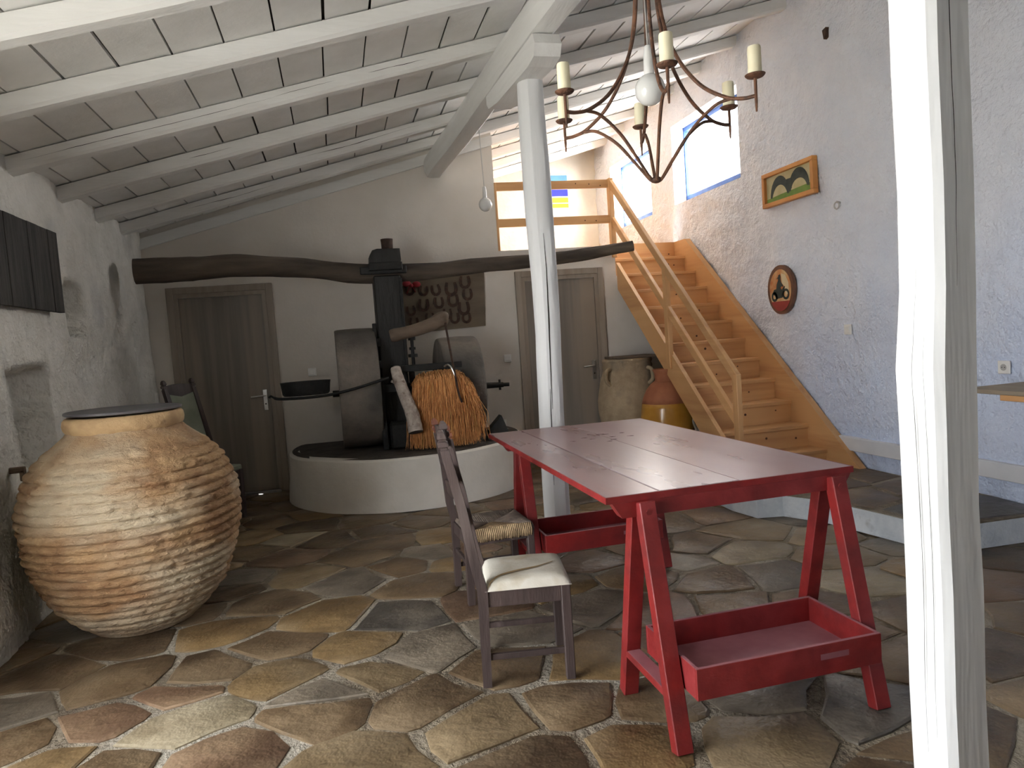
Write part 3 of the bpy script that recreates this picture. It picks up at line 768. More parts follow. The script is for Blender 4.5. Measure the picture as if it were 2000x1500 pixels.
# ------------------------------------------------------------------ colourful picture in the loft
p = thing('striped_poster', 'poster with blue, orange and yellow bands on the loft end wall', 'poster', (3.40, YB2-.03, 3.28))
mk('backing', *box((3.12, YB2-.028, 3.28), (3.585, YB2-.012, 3.78)), 'plastic_white', p)
for z0, z1, m in ((3.64, 3.77, 'poster_lightblue'), (3.46, 3.56, 'poster_blue'), (3.365, 3.44, 'poster_orange'), (3.29, 3.35, 'poster_yellow')):
    mk('colour_band', *box((3.13, YB2-.032, z0), (3.58, YB2-.027, z1)), m, p)

# ================================================================== MILL
pc, pr_ = (.628, 7.062), 1.166
def disc_poly(r, n=56):
    out = []
    for k in range(n):
        a = 2*PI*k/n
        x, y = pc[0]+r*math.cos(a), pc[1]+r*math.sin(a)
        out.append((x, min(y, by(x)-.004)))
    return out
ml = thing('mill_plinth', 'low round whitewashed masonry plinth under the old mill', 'plinth', (pc[0], 6.5, 0))
V, Fc = [], []
n = 72; prof = [(1.01, 0), (1.003, .1), (.99, .25), (.985, .40), (.982, .435), (.965, .452), (.90, .455)]
for (f, z) in prof:
    for k in range(n):
        a = 2*PI*k/n
        r = pr_*f + .010*nz(math.cos(a)*3, math.sin(a)*3, z*3)
        x, y = pc[0]+r*math.cos(a), pc[1]+r*math.sin(a)
        V.append((x, min(y, by(x)-.004), z + (.010*nz(math.cos(a)*2, math.sin(a)*2, 5) if z > .3 else 0)))
for i in range(len(prof)-1):
    for k in range(n): Fc.append([i*n+k, i*n+(k+1) % n, (i+1)*n+(k+1) % n, (i+1)*n+k])
mk('masonry_wall', V, Fc, 'plaster_base', ml, smooth=True, ang=.6)
mk('stone_bed', *prism(disc_poly(pr_*.955), .05, lambda x, y, w: (x, y, .405+w)), 'base_top', ml)
MX, MY = .52, 6.80                                    # centre shaft
mill = thing('olive_mill', 'old black edge-runner mill with two millstones and a long log sweep', 'mill', (MX, MY, .455))
mk('centre_post', *join(box((MX-.125, MY-.125, .455), (MX+.125, MY+.125, 2.06), .012), box((MX-.14, MY-.14, .455), (MX+.14, MY+.14, .62), .01)), 'black_wood', mill)
mk('shaft_top', *lathe([(.052, 0), (.055, .1), (.058, .14)], 16, (MX+.035, MY, 2.27)), 'rust', mill, smooth=True)
V, Fc = prism([(-.145, 0), (-.142, .07), (-.115, .115), (-.07, .128), (.14, .125), (.145, .02), (.14, 0)], .24, lambda u, v, w: (MX+u, MY-.12+w, 2.18+v))
mk('cap_block', V, Fc, 'black_wood', mill)
mk('clamp_plate', *join(box((MX-.16, MY-.16, 2.105), (MX+.15, MY+.16, 2.178), .006), box((MX-.24, MY-.13, 2.075), (MX+.19, MY+.13, 2.145), .006)), 'black_iron', mill)
# log sweep: bowed trunk
lp = bez([(-1.60, 6.62, 2.185), (-1.1, 6.66, 2.195), (-.75, 6.69, 2.205), (-.2, 6.74, 2.16), (.3, 6.79, 2.095), (.85, 6.80, 2.09), (1.35, 6.76, 2.115), (2.05, 6.66, 2.135), (2.6, 6.56, 2.18), (2.93, 6.50, 2.22)], 8)
rr = []
for i, q in enumerate(lp):
    t = i/(len(lp)-1)
    rr.append((.108 if t < .1 else .102 - .012*(t-.1)/.3 if t < .4 else .092-.040*(t-.4)/.6) * (1+.05*nz(q.x*2, 3, 1, 1.7)))
V, Fc = tube(lp, rr, 18, cap=False)
V = [v + Vector((0, .006*fbm(v.x*2, v.y*8, v.z*8, 1.2), .010*fbm(v.x*1.5, v.y*9, v.z*9, 1.1))) for v in V]
lg = mk('log_sweep', V, Fc, 'log', mill, smooth=True, ang=None)
m_ = len(V)
for e, nm in ((0, 'a'), (len(lp)-1, 'b')):
    ring = V[e*18:(e+1)*18]
    mk('cut_end', ring, [list(range(18))], 'log_cut', lg)
# millstones
def millstone(x0, x1, yc, zc, r, tilt=0.):
    w = x1-x0
    prof = [(r-.012, 0), (r-.004, .008), (r, .03), (r+.004, w/2), (r, w-.03), (r-.004, w-.008), (r-.012, w)]
    n = 56; V, Fc = [], []
    for (q, u) in prof:
        for k in range(n):
            a = 2*PI*k/n
            q2 = q + .006*nz(math.cos(a)*3, math.sin(a)*3, u*6+x0)
            V.append((x0+u, yc+q2*math.cos(a), zc+q2*math.sin(a)))
    for i in range(len(prof)-1):
        for k in range(n): Fc.append([i*n+k, i*n+(k+1) % n, (i+1)*n+(k+1) % n, (i+1)*n+k])
    Fc += [list(range(n))[::-1], [(len(prof)-1)*n+k for k in range(n)]]
    return mk('millstone', V, Fc, 'millstone', mill, smooth=True, ang=.6)
millstone(.0, .365, 6.85, 1.025, .56); millstone(.965, 1.335, 6.87, .955, .49)
mk('axle', *tube([(-.06, 6.86, .985), (.9, 6.86, .965), (1.36, 6.86, .94), (1.60, 6.85, .935)], [.03, .03, .032, .026], 14), 'black_iron', mill, smooth=True)
mk('axle_pin', *join(tube([(1.565, 6.85, .99), (1.565, 6.85, .885)], .012, 10), tube([(1.60, 6.85, .935), (1.66, 6.85, .933)], .019, 12)), 'black_iron', mill, smooth=True)
# iron fittings on the post
fx = MX-.125
mk('iron_strap', *join(box((fx-.045, 6.66, 1.05), (fx-.01, 6.72, 1.62), .004), box((fx-.03, 6.64, 1.40), (fx+.02, 6.74, 1.48), .004), box((fx-.04, 6.64, 1.20), (fx+.02, 6.74, 1.27), .004)), 'black_iron', mill)
mk('iron_strap', *join(box((MX+.105, 6.66, 1.15), (MX+.135, 6.70, 2.03), .004)), 'black_iron', mill)
mk('adjusting_screw', *join(tube([(MX+.185, 6.68, 1.18), (MX+.185, 6.68, 1.46)], .016, 12), tube([(MX+.185, 6.68, 1.44), (MX+.185, 6.68, 1.475)], .034, 6), tube([(MX+.185, 6.68, 1.35), (MX+.185, 6.68, 1.375)], .030, 6), tube([(MX+.185, 6.68, 1.28), (MX+.185, 6.68, 1.31)], .044, 6)), 'black_iron', mill, smooth=True)
mk('iron_bracket', *join(box((MX-.02, 6.42, 1.155), (MX+.60, 6.48, 1.215), .005), box((MX-.03, 6.42, 1.155), (MX+.03, 6.70, 1.215), .005)), 'black_iron', mill)
mk('scraper_frame', *join(box((MX-.17, 6.45, .46), (MX-.12, 6.52, 1.12), .004), box((MX+.12, 6.50, .46), (MX+.17, 6.56, 1.15), .004), box((MX-.17, 6.46, .98), (MX+.17, 6.54, 1.05), .004), box((MX-.10, 6.40, .46), (MX+.10, 6.60, .70), .02)), 'black_iron', mill)
mk('feed_hopper', *prism([(-.02, .0), (.20, .0), (.12, .22), (.0, .1)], .12, lambda u, v, w: (1.33+u, 6.36+w, .462+v)), 'black_iron', mill)
# ------------------------------------------------------------------ things hung on the mill
fb = thing('fibre_bundle', 'bundle of long orange-brown plant fibres hanging over the mill', 'fibre bundle', (.92, 6.30, .47))
fr_ = random.Random(3)
V, Fc = [], []
def strand(P, w0):
    b = len(V)
    for i, q in enumerate(P):
        w = w0*(1-.65*i/(len(P)-1))
        V.extend([q+Vector((-w, 0, 0)), q+Vector((w, .3*w, 0)), q+Vector((0, -1.2*w, 0))])
    for i in range(len(P)-1):
        for k in range(3): Fc.append([b+i*3+k, b+i*3+(k+1) % 3, b+(i+1)*3+(k+1) % 3, b+(i+1)*3+k])
for i in range(1500):
    u = fr_.random(); lay = fr_.random()
    x0 = .66+.50*u + fr_.gauss(0, .012)
    hump = .05*math.sin(PI*min(1, max(0, u)))
    z0 = 1.10 + hump*.6 - .10*max(0, u-.80)/.20 + fr_.gauss(0, .012) - .05*max(0, .12-u)/.12
    yb = 6.30 + .07*lay
    zl = .462 + abs(fr_.gauss(0, .05)) + (.05*max(0, u-.85)/.15) + (.25 if fr_.random() < .10 else 0)
    spread = (u-.45)*.10 + fr_.gauss(0, .02)
    yf = yb - .10 - .05*math.sin(PI*u)
    if fr_.random() < .05: spread += fr_.gauss(0, .06); yf -= .03
    P = [Vector((x0, yb+.10, z0-.03)), Vector((x0, yb, z0)), Vector((x0+spread*.25, yf+.015, z0-.05)), Vector((x0+spread*.7, yf, z0-.22)),
         Vector((x0+spread+fr_.gauss(0, .008), yf+.005, (z0+zl)/2-.04)), Vector((x0+spread*1.15+fr_.gauss(0, .018), yf+.02, zl))]
    strand(P, .0030+.0026*fr_.random())
o = mk('fibres', V, Fc, 'fibre', fb, smooth=True, ang=None); o['kind'] = 'stuff'
core = [Vector((.70, 6.33, 1.06)), Vector((.92, 6.33, 1.10)), Vector((1.12, 6.33, 1.02))]
mk('bundle_core', *prism([(.66, .52), (1.17, .54), (1.15, .92), (1.10, 1.03), (.92, 1.11), (.70, 1.07)], .11, lambda u, v, w: (u, 6.27+w, v)), 'fibre', fb)
bl = thing('branch_log', 'short bent birch-like branch with pale bark leaning on the mill', 'branch', (.56, 6.05, .65))
bp_ = bez([(.505, 6.33, 1.20), (.515, 6.29, 1.12), (.555, 6.21, .96), (.60, 6.14, .80), (.615, 6.08, .64)], 7)
V, Fc = tube(bp_, [.045+.020*i/(len(bp_)-1)+.003*nz(i*.5, 1, 1) for i in range(len(bp_))], 14, cap=False)
b_ = mk('bark', V, Fc, 'bark', bl, smooth=True, ang=None)
nq = len(V)
mk('cut_end', V[-14:], [list(range(14))], 'log_cut', bl)
mk('cut_end', V[:14], [list(range(14))[::-1]], 'bark', bl)
mk('twig_stub', *tube([(.50, 6.30, 1.07), (.455, 6.29, 1.09)], [.018, .012], 8), 'bark', bl, smooth=True)
wp = thing('wooden_yoke', 'carved brown wooden yoke piece hung on the mill post by a bent iron hook', 'yoke', (.75, 6.30, 1.5))
wpt = bez([(.475, 6.26, 1.485), (.56, 6.25, 1.50), (.70, 6.24, 1.525), (.84, 6.23, 1.565), (.93, 6.22, 1.605), (.995, 6.21, 1.60)], 5)
wr = [.050, .056, .058, .060, .058, .056, .054, .054, .054, .054, .055, .056, .056, .056, .058, .060, .060, .062, .064, .066, .068, .068, .066, .060, .050, .030]
V, Fc = tube(wpt, wr[:len(wpt)], 14)
mk('carved_wood', V, Fc, 'old_wood', wp, smooth=True, ang=.9)
mk('iron_hook', *tube(bez([(.955, 6.17, 1.57), (.965, 6.15, 1.45), (.985, 6.13, 1.25), (1.0, 6.12, 1.12), (1.02, 6.12, .95), (1.045, 6.13, .86)], 5), .0095, 10), 'rust', wp, smooth=True)
mk('hook_loop', *tube(bez([(1.0, 6.12, 1.10), (.975, 6.13, 1.17), (.95, 6.17, 1.20), (.93, 6.24, 1.185)], 5), .008, 8), 'steel', wp, smooth=True)
# long-handled pan
pn = thing('iron_pan', 'black long-handled iron pan held out to the left of the mill', 'pan', (-.275, 6.30, 1.03))
V, Fc = [], []
n = 40
for (f, z) in ((.90, 1.030), (.96, 1.045), (1., 1.12), (1.03, 1.148), (.98, 1.148), (.93, 1.13), (.86, 1.05)):
    for k in range(n):
        a = 2*PI*k/n; V.append((-.275+.205*f*math.cos(a), 6.30+.13*f*math.sin(a), z))
for i in range(6):
    for k in range(n): Fc.append([i*n+k, i*n+(k+1) % n, (i+1)*n+(k+1) % n, (i+1)*n+k])
Fc += [list(range(n))[::-1], [6*n+k for k in range(n)]]
mk('pan_body', V, Fc, 'black_iron', pn, smooth=True, ang=.7)
mk('handle', *tube(bez([(-.535, 6.21, 1.032), (-.48, 6.21, 1.018), (-.27, 6.20, 1.013), (-.055, 6.20, 1.023), (.164, 6.20, 1.062), (.30, 6.20, 1.095), (.43, 6.21, 1.124)], 6), .012, 10), 'black_iron', pn, smooth=True)
mk('end_hook', *tube(bez([(-.535, 6.21, 1.032), (-.56, 6.21, 1.05), (-.575, 6.21, 1.035)], 5), .009, 8), 'black_iron', pn, smooth=True)

# ------------------------------------------------------------------ board with horseshoes
XF.append(back_frame(0))
hb = thing('horseshoe_board', 'brown wooden board on the back wall behind the mill, hung with horseshoes', 'board', (1.17, -.02, 1.5))
V, Fc = prism([(.66, 1.51), (1.575, 1.545), (1.60, 2.12), (.68, 2.10)], .022, lambda u, v, w: (u, -.024+w, v))
mk('board', V, Fc, 'horse_board', hb)
hs_ = [(.80, 1.965, .052), (.945, 1.945, .046), (1.075, 1.945, .050), (1.235, 1.945, .064), (1.385, 2.01, .058), (.80, 1.745, .046), (.935, 1.795, .056), (1.095, 1.81, .052), (1.245, 1.825, .058),
       (1.405, 1.88, .052), (1.355, 1.735, .062), (.99, 1.66, .046), (1.25, 1.64, .050), (1.375, 1.635, .048), (1.175, 1.69, .048), (.82, 1.62, .048)]
hs_rows = (('top', [0, 1, 2, 3, 4]), ('middle', [5, 6, 7, 8, 9]), ('bottom', [15, 11, 14, 12, 10, 13]))
hs_lab = {}
for rn, ids in hs_rows:
    for q, i in enumerate(sorted(ids, key=lambda i: hs_[i][0])):
        hs_lab[i] = 'rusty horseshoe, %s from the left in the %s row on the wooden board' % (('first', 'second', 'third', 'fourth', 'fifth', 'sixth')[q], rn)
for i, (u, v, r) in enumerate(hs_):
    tilt = .25*nz(i*3.3, 1, 2)
    arc = [(-.78, 1.15), (-.95, .55), (-1., .0), (-.86, -.52), (-.5, -.90), (0, -1.03), (.5, -.90), (.86, -.52), (1., 0), (.95, .55), (.78, 1.15)]
    r *= 1.08
    outer = [(a*r, b*r) for a, b in arc]; inner = [(a*r*.50, b*r*(.50 if b < 0 else .95)) for a, b in arc]
    c, s = math.cos(tilt), math.sin(tilt)
    rot = lambda p: (u+p[0]*c-p[1]*s, v+p[0]*s+p[1]*c)
    A = [rot(p) for p in outer]; B = [rot(p) for p in inner]; k = len(A)
    V = [(x, -.0365, z) for x, z in A] + [(x, -.036, z) for x, z in B] + [(x, -.0245, z) for x, z in A] + [(x, -.0245, z) for x, z in B]
    Fc = []
    for q in range(k-1):
        Fc += [[q, q+1, k+q+1, k+q], [2*k+q, 3*k+q, 3*k+q+1, 2*k+q+1], [q, 2*k+q, 2*k+q+1, q+1], [k+q, k+q+1, 3*k+q+1, 3*k+q]]
    Fc += [[0, k, 3*k, 2*k], [k-1, 3*k-1, 4*k-1, 2*k-1]]
    tag(mk('horseshoe', V, Fc, 'rust'), hs_lab[i], 'horseshoe', 'horseshoes on the board')
rb = thing('red_ribbon', 'small red ribbon bow at the top of the horseshoe board', 'ribbon', (.80, -.05, 1.96))
mk('bow', *join(sph((.775, -.06, 2.03), .045, 10, 8, (1, .35, .7)), sph((.875, -.05, 2.02), .045, 10, 8, (1, .35, .7)), sph((.82, -.055, 2.01), .022, 8, 6)), 'red_ribbon', rb, smooth=True)
mk('ribbon_tail', *join(bar((.81, -.045, 2.01), (.77, -.045, 1.93), .035, .006), bar((.83, -.045, 2.01), (.86, -.045, 1.94), .035, .006)), 'red_ribbon', rb)
XF.pop()

# ================================================================== RIGHT WALL PICTURES
def wall_frame(yc, zc, lean=0.): 
    # local x -> -world y (left to right as seen), local y -> away from the wall (-world x), local z up
    return Matrix.Translation((XR, yc, zc)) @ Matrix(((0, -1, 0, 0), (-1, 0, 0, 0), (0, 0, 1, 0), (0, 0, 0, 1))) @ Matrix.Rotation(lean, 4, 'X')
XF.append(wall_frame(5.51, 2.43))
pf = thing('framed_picture', 'orange-framed picture of two dark arching shapes over green ground, on the right wall', 'picture', (0, .03, 0))
W_, H_, t = .72, .31, .038
mk('frame', *join(box((-W_/2, .02, 0), (W_/2, .075, t), .004), box((-W_/2, .02, H_-t), (W_/2, .075, H_), .004), box((-W_/2, .02, t), (-W_/2+t, .075, H_-t), .004), box((W_/2-t, .02, t), (W_/2, .075, H_-t), .004)), 'frame_orange', pf)
mk('canvas', *box((-W_/2+t, .03, t), (W_/2-t, .045, H_-t)), 'art_ground', pf)
fl = lambda d: (lambda u, v, w: (u, .045+d+w, v))
mk('green_ground', *prism([(-W_/2+t, t), (W_/2-t, t), (W_/2-t, .105), (.1, .095), (-.12, .088), (-W_/2+t, .075)], .001, fl(0)), 'art_green', pf)
def arch(x0, x1, zb, zt, w, n=14, left=True):
    O, I = [], []
    for k in range(n+1):
        a = PI - PI*k/n
        cx, rx_ = (x0+x1)/2, (x1-x0)/2
        ww = w*(.45+.75*math.sin(PI*k/n))
        O.append((cx+rx_*math.cos(a), zb+(zt-zb)*math.sin(a))); I.append((cx+(rx_-ww*.8)*math.cos(a), zb+(zt-zb-ww)*math.sin(a)))
    return O + I[::-1]
mk('dark_arch', *prism(arch(-.265, .005, .075, .255, .068), .0015, fl(.001)), 'art_dark', pf)
mk('dark_arch', *prism(arch(.0, .28, .085, .265, .076), .0015, fl(.0012)), 'art_dark', pf)
mk('dark_arch', *prism([(-.03, .20), (.03, .20), (.045, .11), (.01, .085), (-.04, .12)], .0015, fl(.0014)), 'art_dark', pf)
XF.pop()
XF.append(wall_frame(5.69, 1.665))
pq = thing('round_plaque', 'oval brown plaque with a black motorcycle rider silhouette, on the right wall', 'plaque', (0, .03, -.22))
ell = lambda a, b, n=40: [(a*math.cos(2*PI*k/n), b*math.sin(2*PI*k/n)) for k in range(n)]
mk('rim', *prism(ell(.195, .225), .03, lambda u, v, w: (u, .018+w, v)), 'art_rim', pq)
mk('face', *prism(ell(.158, .186), .003, lambda u, v, w: (u, .048+w, v)), 'art_orange', pq)
pf2 = lambda d: (lambda u, v, w: (u, .051+d+w, v))
mk('red_foot', *prism([(.158*math.cos(a)*1.06, .186*math.sin(a)*1.06) for a in [PI*(1.18+.64*k/14) for k in range(15)]], .002, pf2(.0)), 'art_red', pq)
mk('pale_patch', *prism([(.02, .15), (.08, .13), (.125, .06), (.13, -.03), (.08, -.06), (.06, .03), (.03, .06)], .001, pf2(.0)), 'pale_print', pq)
def ring2(cx, cz, r, ri, n=20):
    V, Fc = [], []
    for q in (0, .0015):
        for rr_ in (r, ri):
            for k in range(n):
                a = 2*PI*k/n; V.append((cx+rr_*math.cos(a), .0525+q, cz+rr_*math.sin(a)))
    for k in range(n):
        k2 = (k+1) % n
        Fc += [[2*n+k, 2*n+k2, 3*n+k2, 3*n+k], [k, n+k, n+k2, k2], [k, k2, 2*n+k2, 2*n+k], [n+k, 3*n+k, 3*n+k2, n+k2]]
    return V, Fc
mk('motorcycle_silhouette', *join(ring2(.085, -.045, .05, .028), ring2(-.085, -.06, .046, .022),
   prism([(-.11, -.03), (-.09, .005), (-.05, .01), (-.02, .005), (.03, .0), (.055, .02), (.07, .03), (.075, .02), (.06, -.01), (.055, -.05), (.03, -.075), (-.03, -.08), (-.06, -.085), (-.08, -.05)], .0015, pf2(.0015))), 'art_dark', pq)
mk('rider_silhouette', *prism([(-.055, .005), (-.045, .05), (-.02, .09), (-.025, .105), (-.05, .10), (-.02, .118), (-.012, .135), (.008, .14), (.016, .118), (.012, .095), (.02, .07), (.05, .035), (.052, .022), (.03, .03), (.01, .02), (.025, -.02), (.0, -.05), (-.03, -.03)], .0015, pf2(.002)), 'art_dark', pq)
XF.pop()
XF.append(wall_frame(5.0, 3.66))
sn = thing('wall_stub', 'small dark pointed bracket stub sticking out high on the right wall', 'bracket', (0, .0, -.05))
mk('stub', *join(prism([(-.022, .035), (.022, .045), (.012, -.03), (-.008, -.04)], .04, lambda u, v, w: (u, -.01+w, v)),), 'rust', sn)
XF.pop()
XF.append(wall_frame(4.93, 2.28))
hk = thing('wall_hook', 'small grey ring hook on the right wall below the framed picture', 'hook', (0, 0, -.03))
mk('hook_ring', *tube([(.028*math.cos(a), .03, .028*math.sin(a)) for a in [PI*2*k/16 for k in range(17)]], .006, 8), 'plastic_grey', hk, smooth=True)
mk('hook_base', *tube([(0, -.02, .02), (0, .03, .028)], .009, 8), 'plastic_grey', hk, smooth=True)
XF.pop()
# wooden shelf at the right edge
sf = thing('wall_shelf', 'weathered plank shelf on an orange pine bearer at the right edge', 'shelf', (3.78, 3.1, .86))
mk('plank', *box((3.55, 2.35, .893), (4.03, 3.36, .918), .003), 'shelf_grey', sf)
mk('bearer', *box((3.57, 2.35, .858), (3.62, 3.135, .892), .003), 'pine_y', sf)
mk('bracket', *join(box((3.62, 2.62, .862), (4.04, 2.66, .892)), box((4.0, 2.62, .60), (4.04, 2.66, .862)), bar((3.70, 2.64, .868), (4.02, 2.64, .62), .03, .03)), 'pine_x', sf)

# ================================================================== LEFT WALL PANEL
dp = thing('dark_panel', 'dark weathered plank panel hung on the left wall', 'wall panel', (XL+.05, 4.6, 1.76))
for k in range(8):
    y0 = 3.98+.152*k
    mk('plank', *box((XL+.035, y0+.0015, 1.765), (XL+.062+.003*(k % 2), y0+.1505, 2.285), .002), 'panel_dark', dp)
mk('back_batten', *box((XL+.028, 4.05, 1.9), (XL+.036, 5.1, 2.15)), 'panel_dark', dp)

# ================================================================== BIG JAR
PX, PY = -1.13, 4.17
jar = thing('pithos_jar', 'huge ribbed clay storage jar standing against the left wall', 'jar', (PX, PY, 0))
keys = [(.0, .245), (.04, .29), (.10, .342), (.18, .408), (.26, .445), (.35, .478), (.47, .508), (.58, .522), (.70, .520), (.81, .487), (.89, .447), (.96, .388), (1.02, .318), (1.045, .290), (1.065, .275)]
def jr(z):
    for (a, ra), (b, rb_) in zip(keys, keys[1:]):
        if a <= z <= b:
            t = (z-a)/(b-a); return ra+(rb_-ra)*t
    return keys[-1][1]
prof = []
zz = 0.; nrow = 260
for i in range(nrow+1):
    z = 1.065*i/nrow
    prof.append((jr(z), z))
def ribs(r, z, th):
    k = sstep(.02, .10, z)*(1-sstep(.975, 1.0, z))
    per = .047
    ph = z/per + .10*nz(math.cos(th)*1.4, math.sin(th)*1.4, z*4)
    rib = abs(math.sin(PI*ph))**.7
    amp = .021*(1+.5*nz(math.cos(th)*4, math.sin(th)*4, z*9))*(1-.55*sstep(.85, .97, z))
    chip = .022*max(0, fbm(math.cos(th)*3, math.sin(th)*3, z*10, 2.6)-.12) + .004*fbm(math.cos(th)*9, math.sin(th)*9, z*22, 2.)
    return k*(amp*rib - chip) + .006*fbm(math.cos(th)*2, math.sin(th)*2, z*3, 1.5)
mk('body', *lathe(prof, 170, (PX, PY, 0), ribs), 'clay', jar, smooth=True, ang=None)
mk('rim', *lathe([(.268, 1.050), (.276, 1.058), (.288, 1.078), (.292, 1.10), (.288, 1.125), (.278, 1.138), (.255, 1.142), (.243, 1.13), (.240, 1.06)], 72, (PX, PY, 0), lambda r, z, th: .006*nz(math.cos(th)*4, math.sin(th)*4, z*9)), 'clay_rim', jar, smooth=True, ang=None)
lid = thing('jar_lid', 'thin dark round board covering the mouth of the big clay jar', 'lid', (PX, PY, 1.15))
XF.append(Matrix.Translation((PX, PY, 1.150)) @ Matrix.Rotation(.012, 4, 'Y'))
mk('disc', *lathe([(.278, 0), (.283, .004), (.283, .012), (.279, .016)], 48), 'lid', lid, smooth=True, ang=.5)
XF.pop()
pg = thing('wall_peg', 'short brown wooden peg in the left wall beside the jar', 'peg', (XL+.1, 4.3, .83))
mk('peg', *join(box((XL-.02, 4.30, .855), (XL+.075, 4.33, .888), .004), box((XL+.05, 4.30, .81), (XL+.075, 4.33, .87), .004)), 'old_wood', pg)

# ------------------------------------------------------------------ jars below the stairs
def loop_handle(P, r, m, parent): return mk('handle', *tube(bez(P, 6), r, 8), m, parent, smooth=True)
jx, jy = 2.965, 6.90
j1 = thing('storage_jar', 'tall beige clay jar with small lug handles under the stairs', 'jar', (jx, jy, HP))
pf_ = [(.20, 0), (.25, .08), (.30, .22), (.325, .38), (.325, .50), (.31, .60), (.285, .72), (.262, .80), (.255, .83), (.262, .86), (.255, .885), (.262, .91), (.262, .935), (.235, .94), (.225, .90)]
mk('body', *lathe(pf_, 48, (jx, jy, HP), lambda r, z, th: .004*nz(math.cos(th)*3, math.sin(th)*3, z*5)+.0025*math.sin(z*140)), 'clay_grey', j1, smooth=True, ang=None)
for a in (-2.65, -1.15):
    c, s = math.cos(a), math.sin(a)
    loop_handle([(jx+c*.28, jy+s*.28, HP+.84), (jx+c*.335, jy+s*.335, HP+.82), (jx+c*.345, jy+s*.345, HP+.73), (jx+c*.29, jy+s*.29, HP+.68)], .020, 'clay_grey', j1)
mk('cover_board', *box((jx-.17, jy-.2, HP+.94), (jx+.30, jy+.2, HP+.962), .003), 'old_wood', j1)
kx, ky = 3.10, 6.28
j2 = thing('glazed_jar', 'round jar with yellow glaze below and bare terracotta shoulder, under the stairs', 'jar', (kx, ky, HP))
prof_b = [(0.157, 0.0), (0.19, 0.037), (0.235, 0.146), (0.26, 0.268), (0.263, 0.378), (0.253, 0.464), (0.244, 0.506)]
prof_s = [(0.245, 0.505), (0.23, 0.561), (0.196, 0.634), (0.151, 0.689), (0.118, 0.714)]
mk('glazed_body', *lathe(prof_b, 48, (kx, ky, HP), lambda r, z, th: .0018*math.sin(z*190)), 'glaze_yellow', j2, smooth=True, ang=None)
mk('shoulder', *lathe(prof_s, 48, (kx, ky, HP)), 'terracotta', j2, smooth=True, ang=None)
mk('neck', *lathe([(.119, .708), (.106, .732), (.112, .793), (.129, .83), (.11, .836), (.095, .78)], 32, (kx, ky, HP)), 'terracotta', j2, smooth=True, ang=None)
qx, qy = 3.32, 5.92
j3 = thing('clay_jug', 'small pale clay jug with a loop handle beside the yellow jar', 'jug', (qx, qy, HP))
mk('body', *lathe([(.07, 0), (.10, .04), (.13, .16), (.115, .27), (.07, .35), (.05, .40), (.058, .45), (.048, .455), (.04, .40)], 32, (qx, qy, HP)), 'clay_pale', j3, smooth=True, ang=None)
loop_handle([(qx-.05, qy-.01, HP+.42), (qx-.11, qy-.02, HP+.435), (qx-.16, qy-.03, HP+.35), (qx-.115, qy-.02, HP+.24)], .011, 'clay_pale', j3)

# ================================================================== RED TRESTLE TABLE
TX, TY, TW, TL, TZ = .857, 2.24, .993, 1.904, .829
tb = thing('trestle_table', 'big red trestle table with plank top and trays between its legs', 'table', (TX+TW/2, TY+TL/2, 0))
def soft_box(a, b): return box(a, b, .0025)
for f0, f1, dz in ((0, .20, 0), (.20, .52, .001), (.52, 1, -.0005)):
    pk = mk('top_plank', *soft_box((TX+TW*f0+(.0014 if f0 else 0), TY, TZ-.024+dz), (TX+TW*f1-.0014, TY+TL, TZ+dz)), 'red_top', tb)
mk('top_edge', *join(box((TX-.003, TY, TZ-.0245), (TX+.0, TY+TL, TZ-.001)), box((TX-.003, TY-.003, TZ-.0245), (TX+TW+.003, TY, TZ-.001)), box((TX+TW, TY, TZ-.0245), (TX+TW+.003, TY+TL, TZ-.001))), 'red_paint', tb)
sr = random.Random(21)
for cx_, cy_, r_ in ((1.36, 3.60, .055), (1.26, 3.52, .045), (1.44, 3.52, .05), (1.38, 3.42, .04), (1.18, 3.50, .03), (1.50, 3.62, .03)):
    for q in range(2):
        c0 = (cx_+sr.gauss(0, r_*.6), cy_+sr.gauss(0, r_*.7)); k = 11
        pl = []
        for i in range(k):
            a = 2*PI*i/k; rr0 = r_*(.12+.38*sr.random()); pl.append((c0[0]+rr0*math.cos(a)*1.2, c0[1]+rr0*math.sin(a)*.45))
        mk('paint_scuff', *prism(pl, .0004, lambda x, y, w: (x, y, TZ+.0011+w)), 'stain', tb)
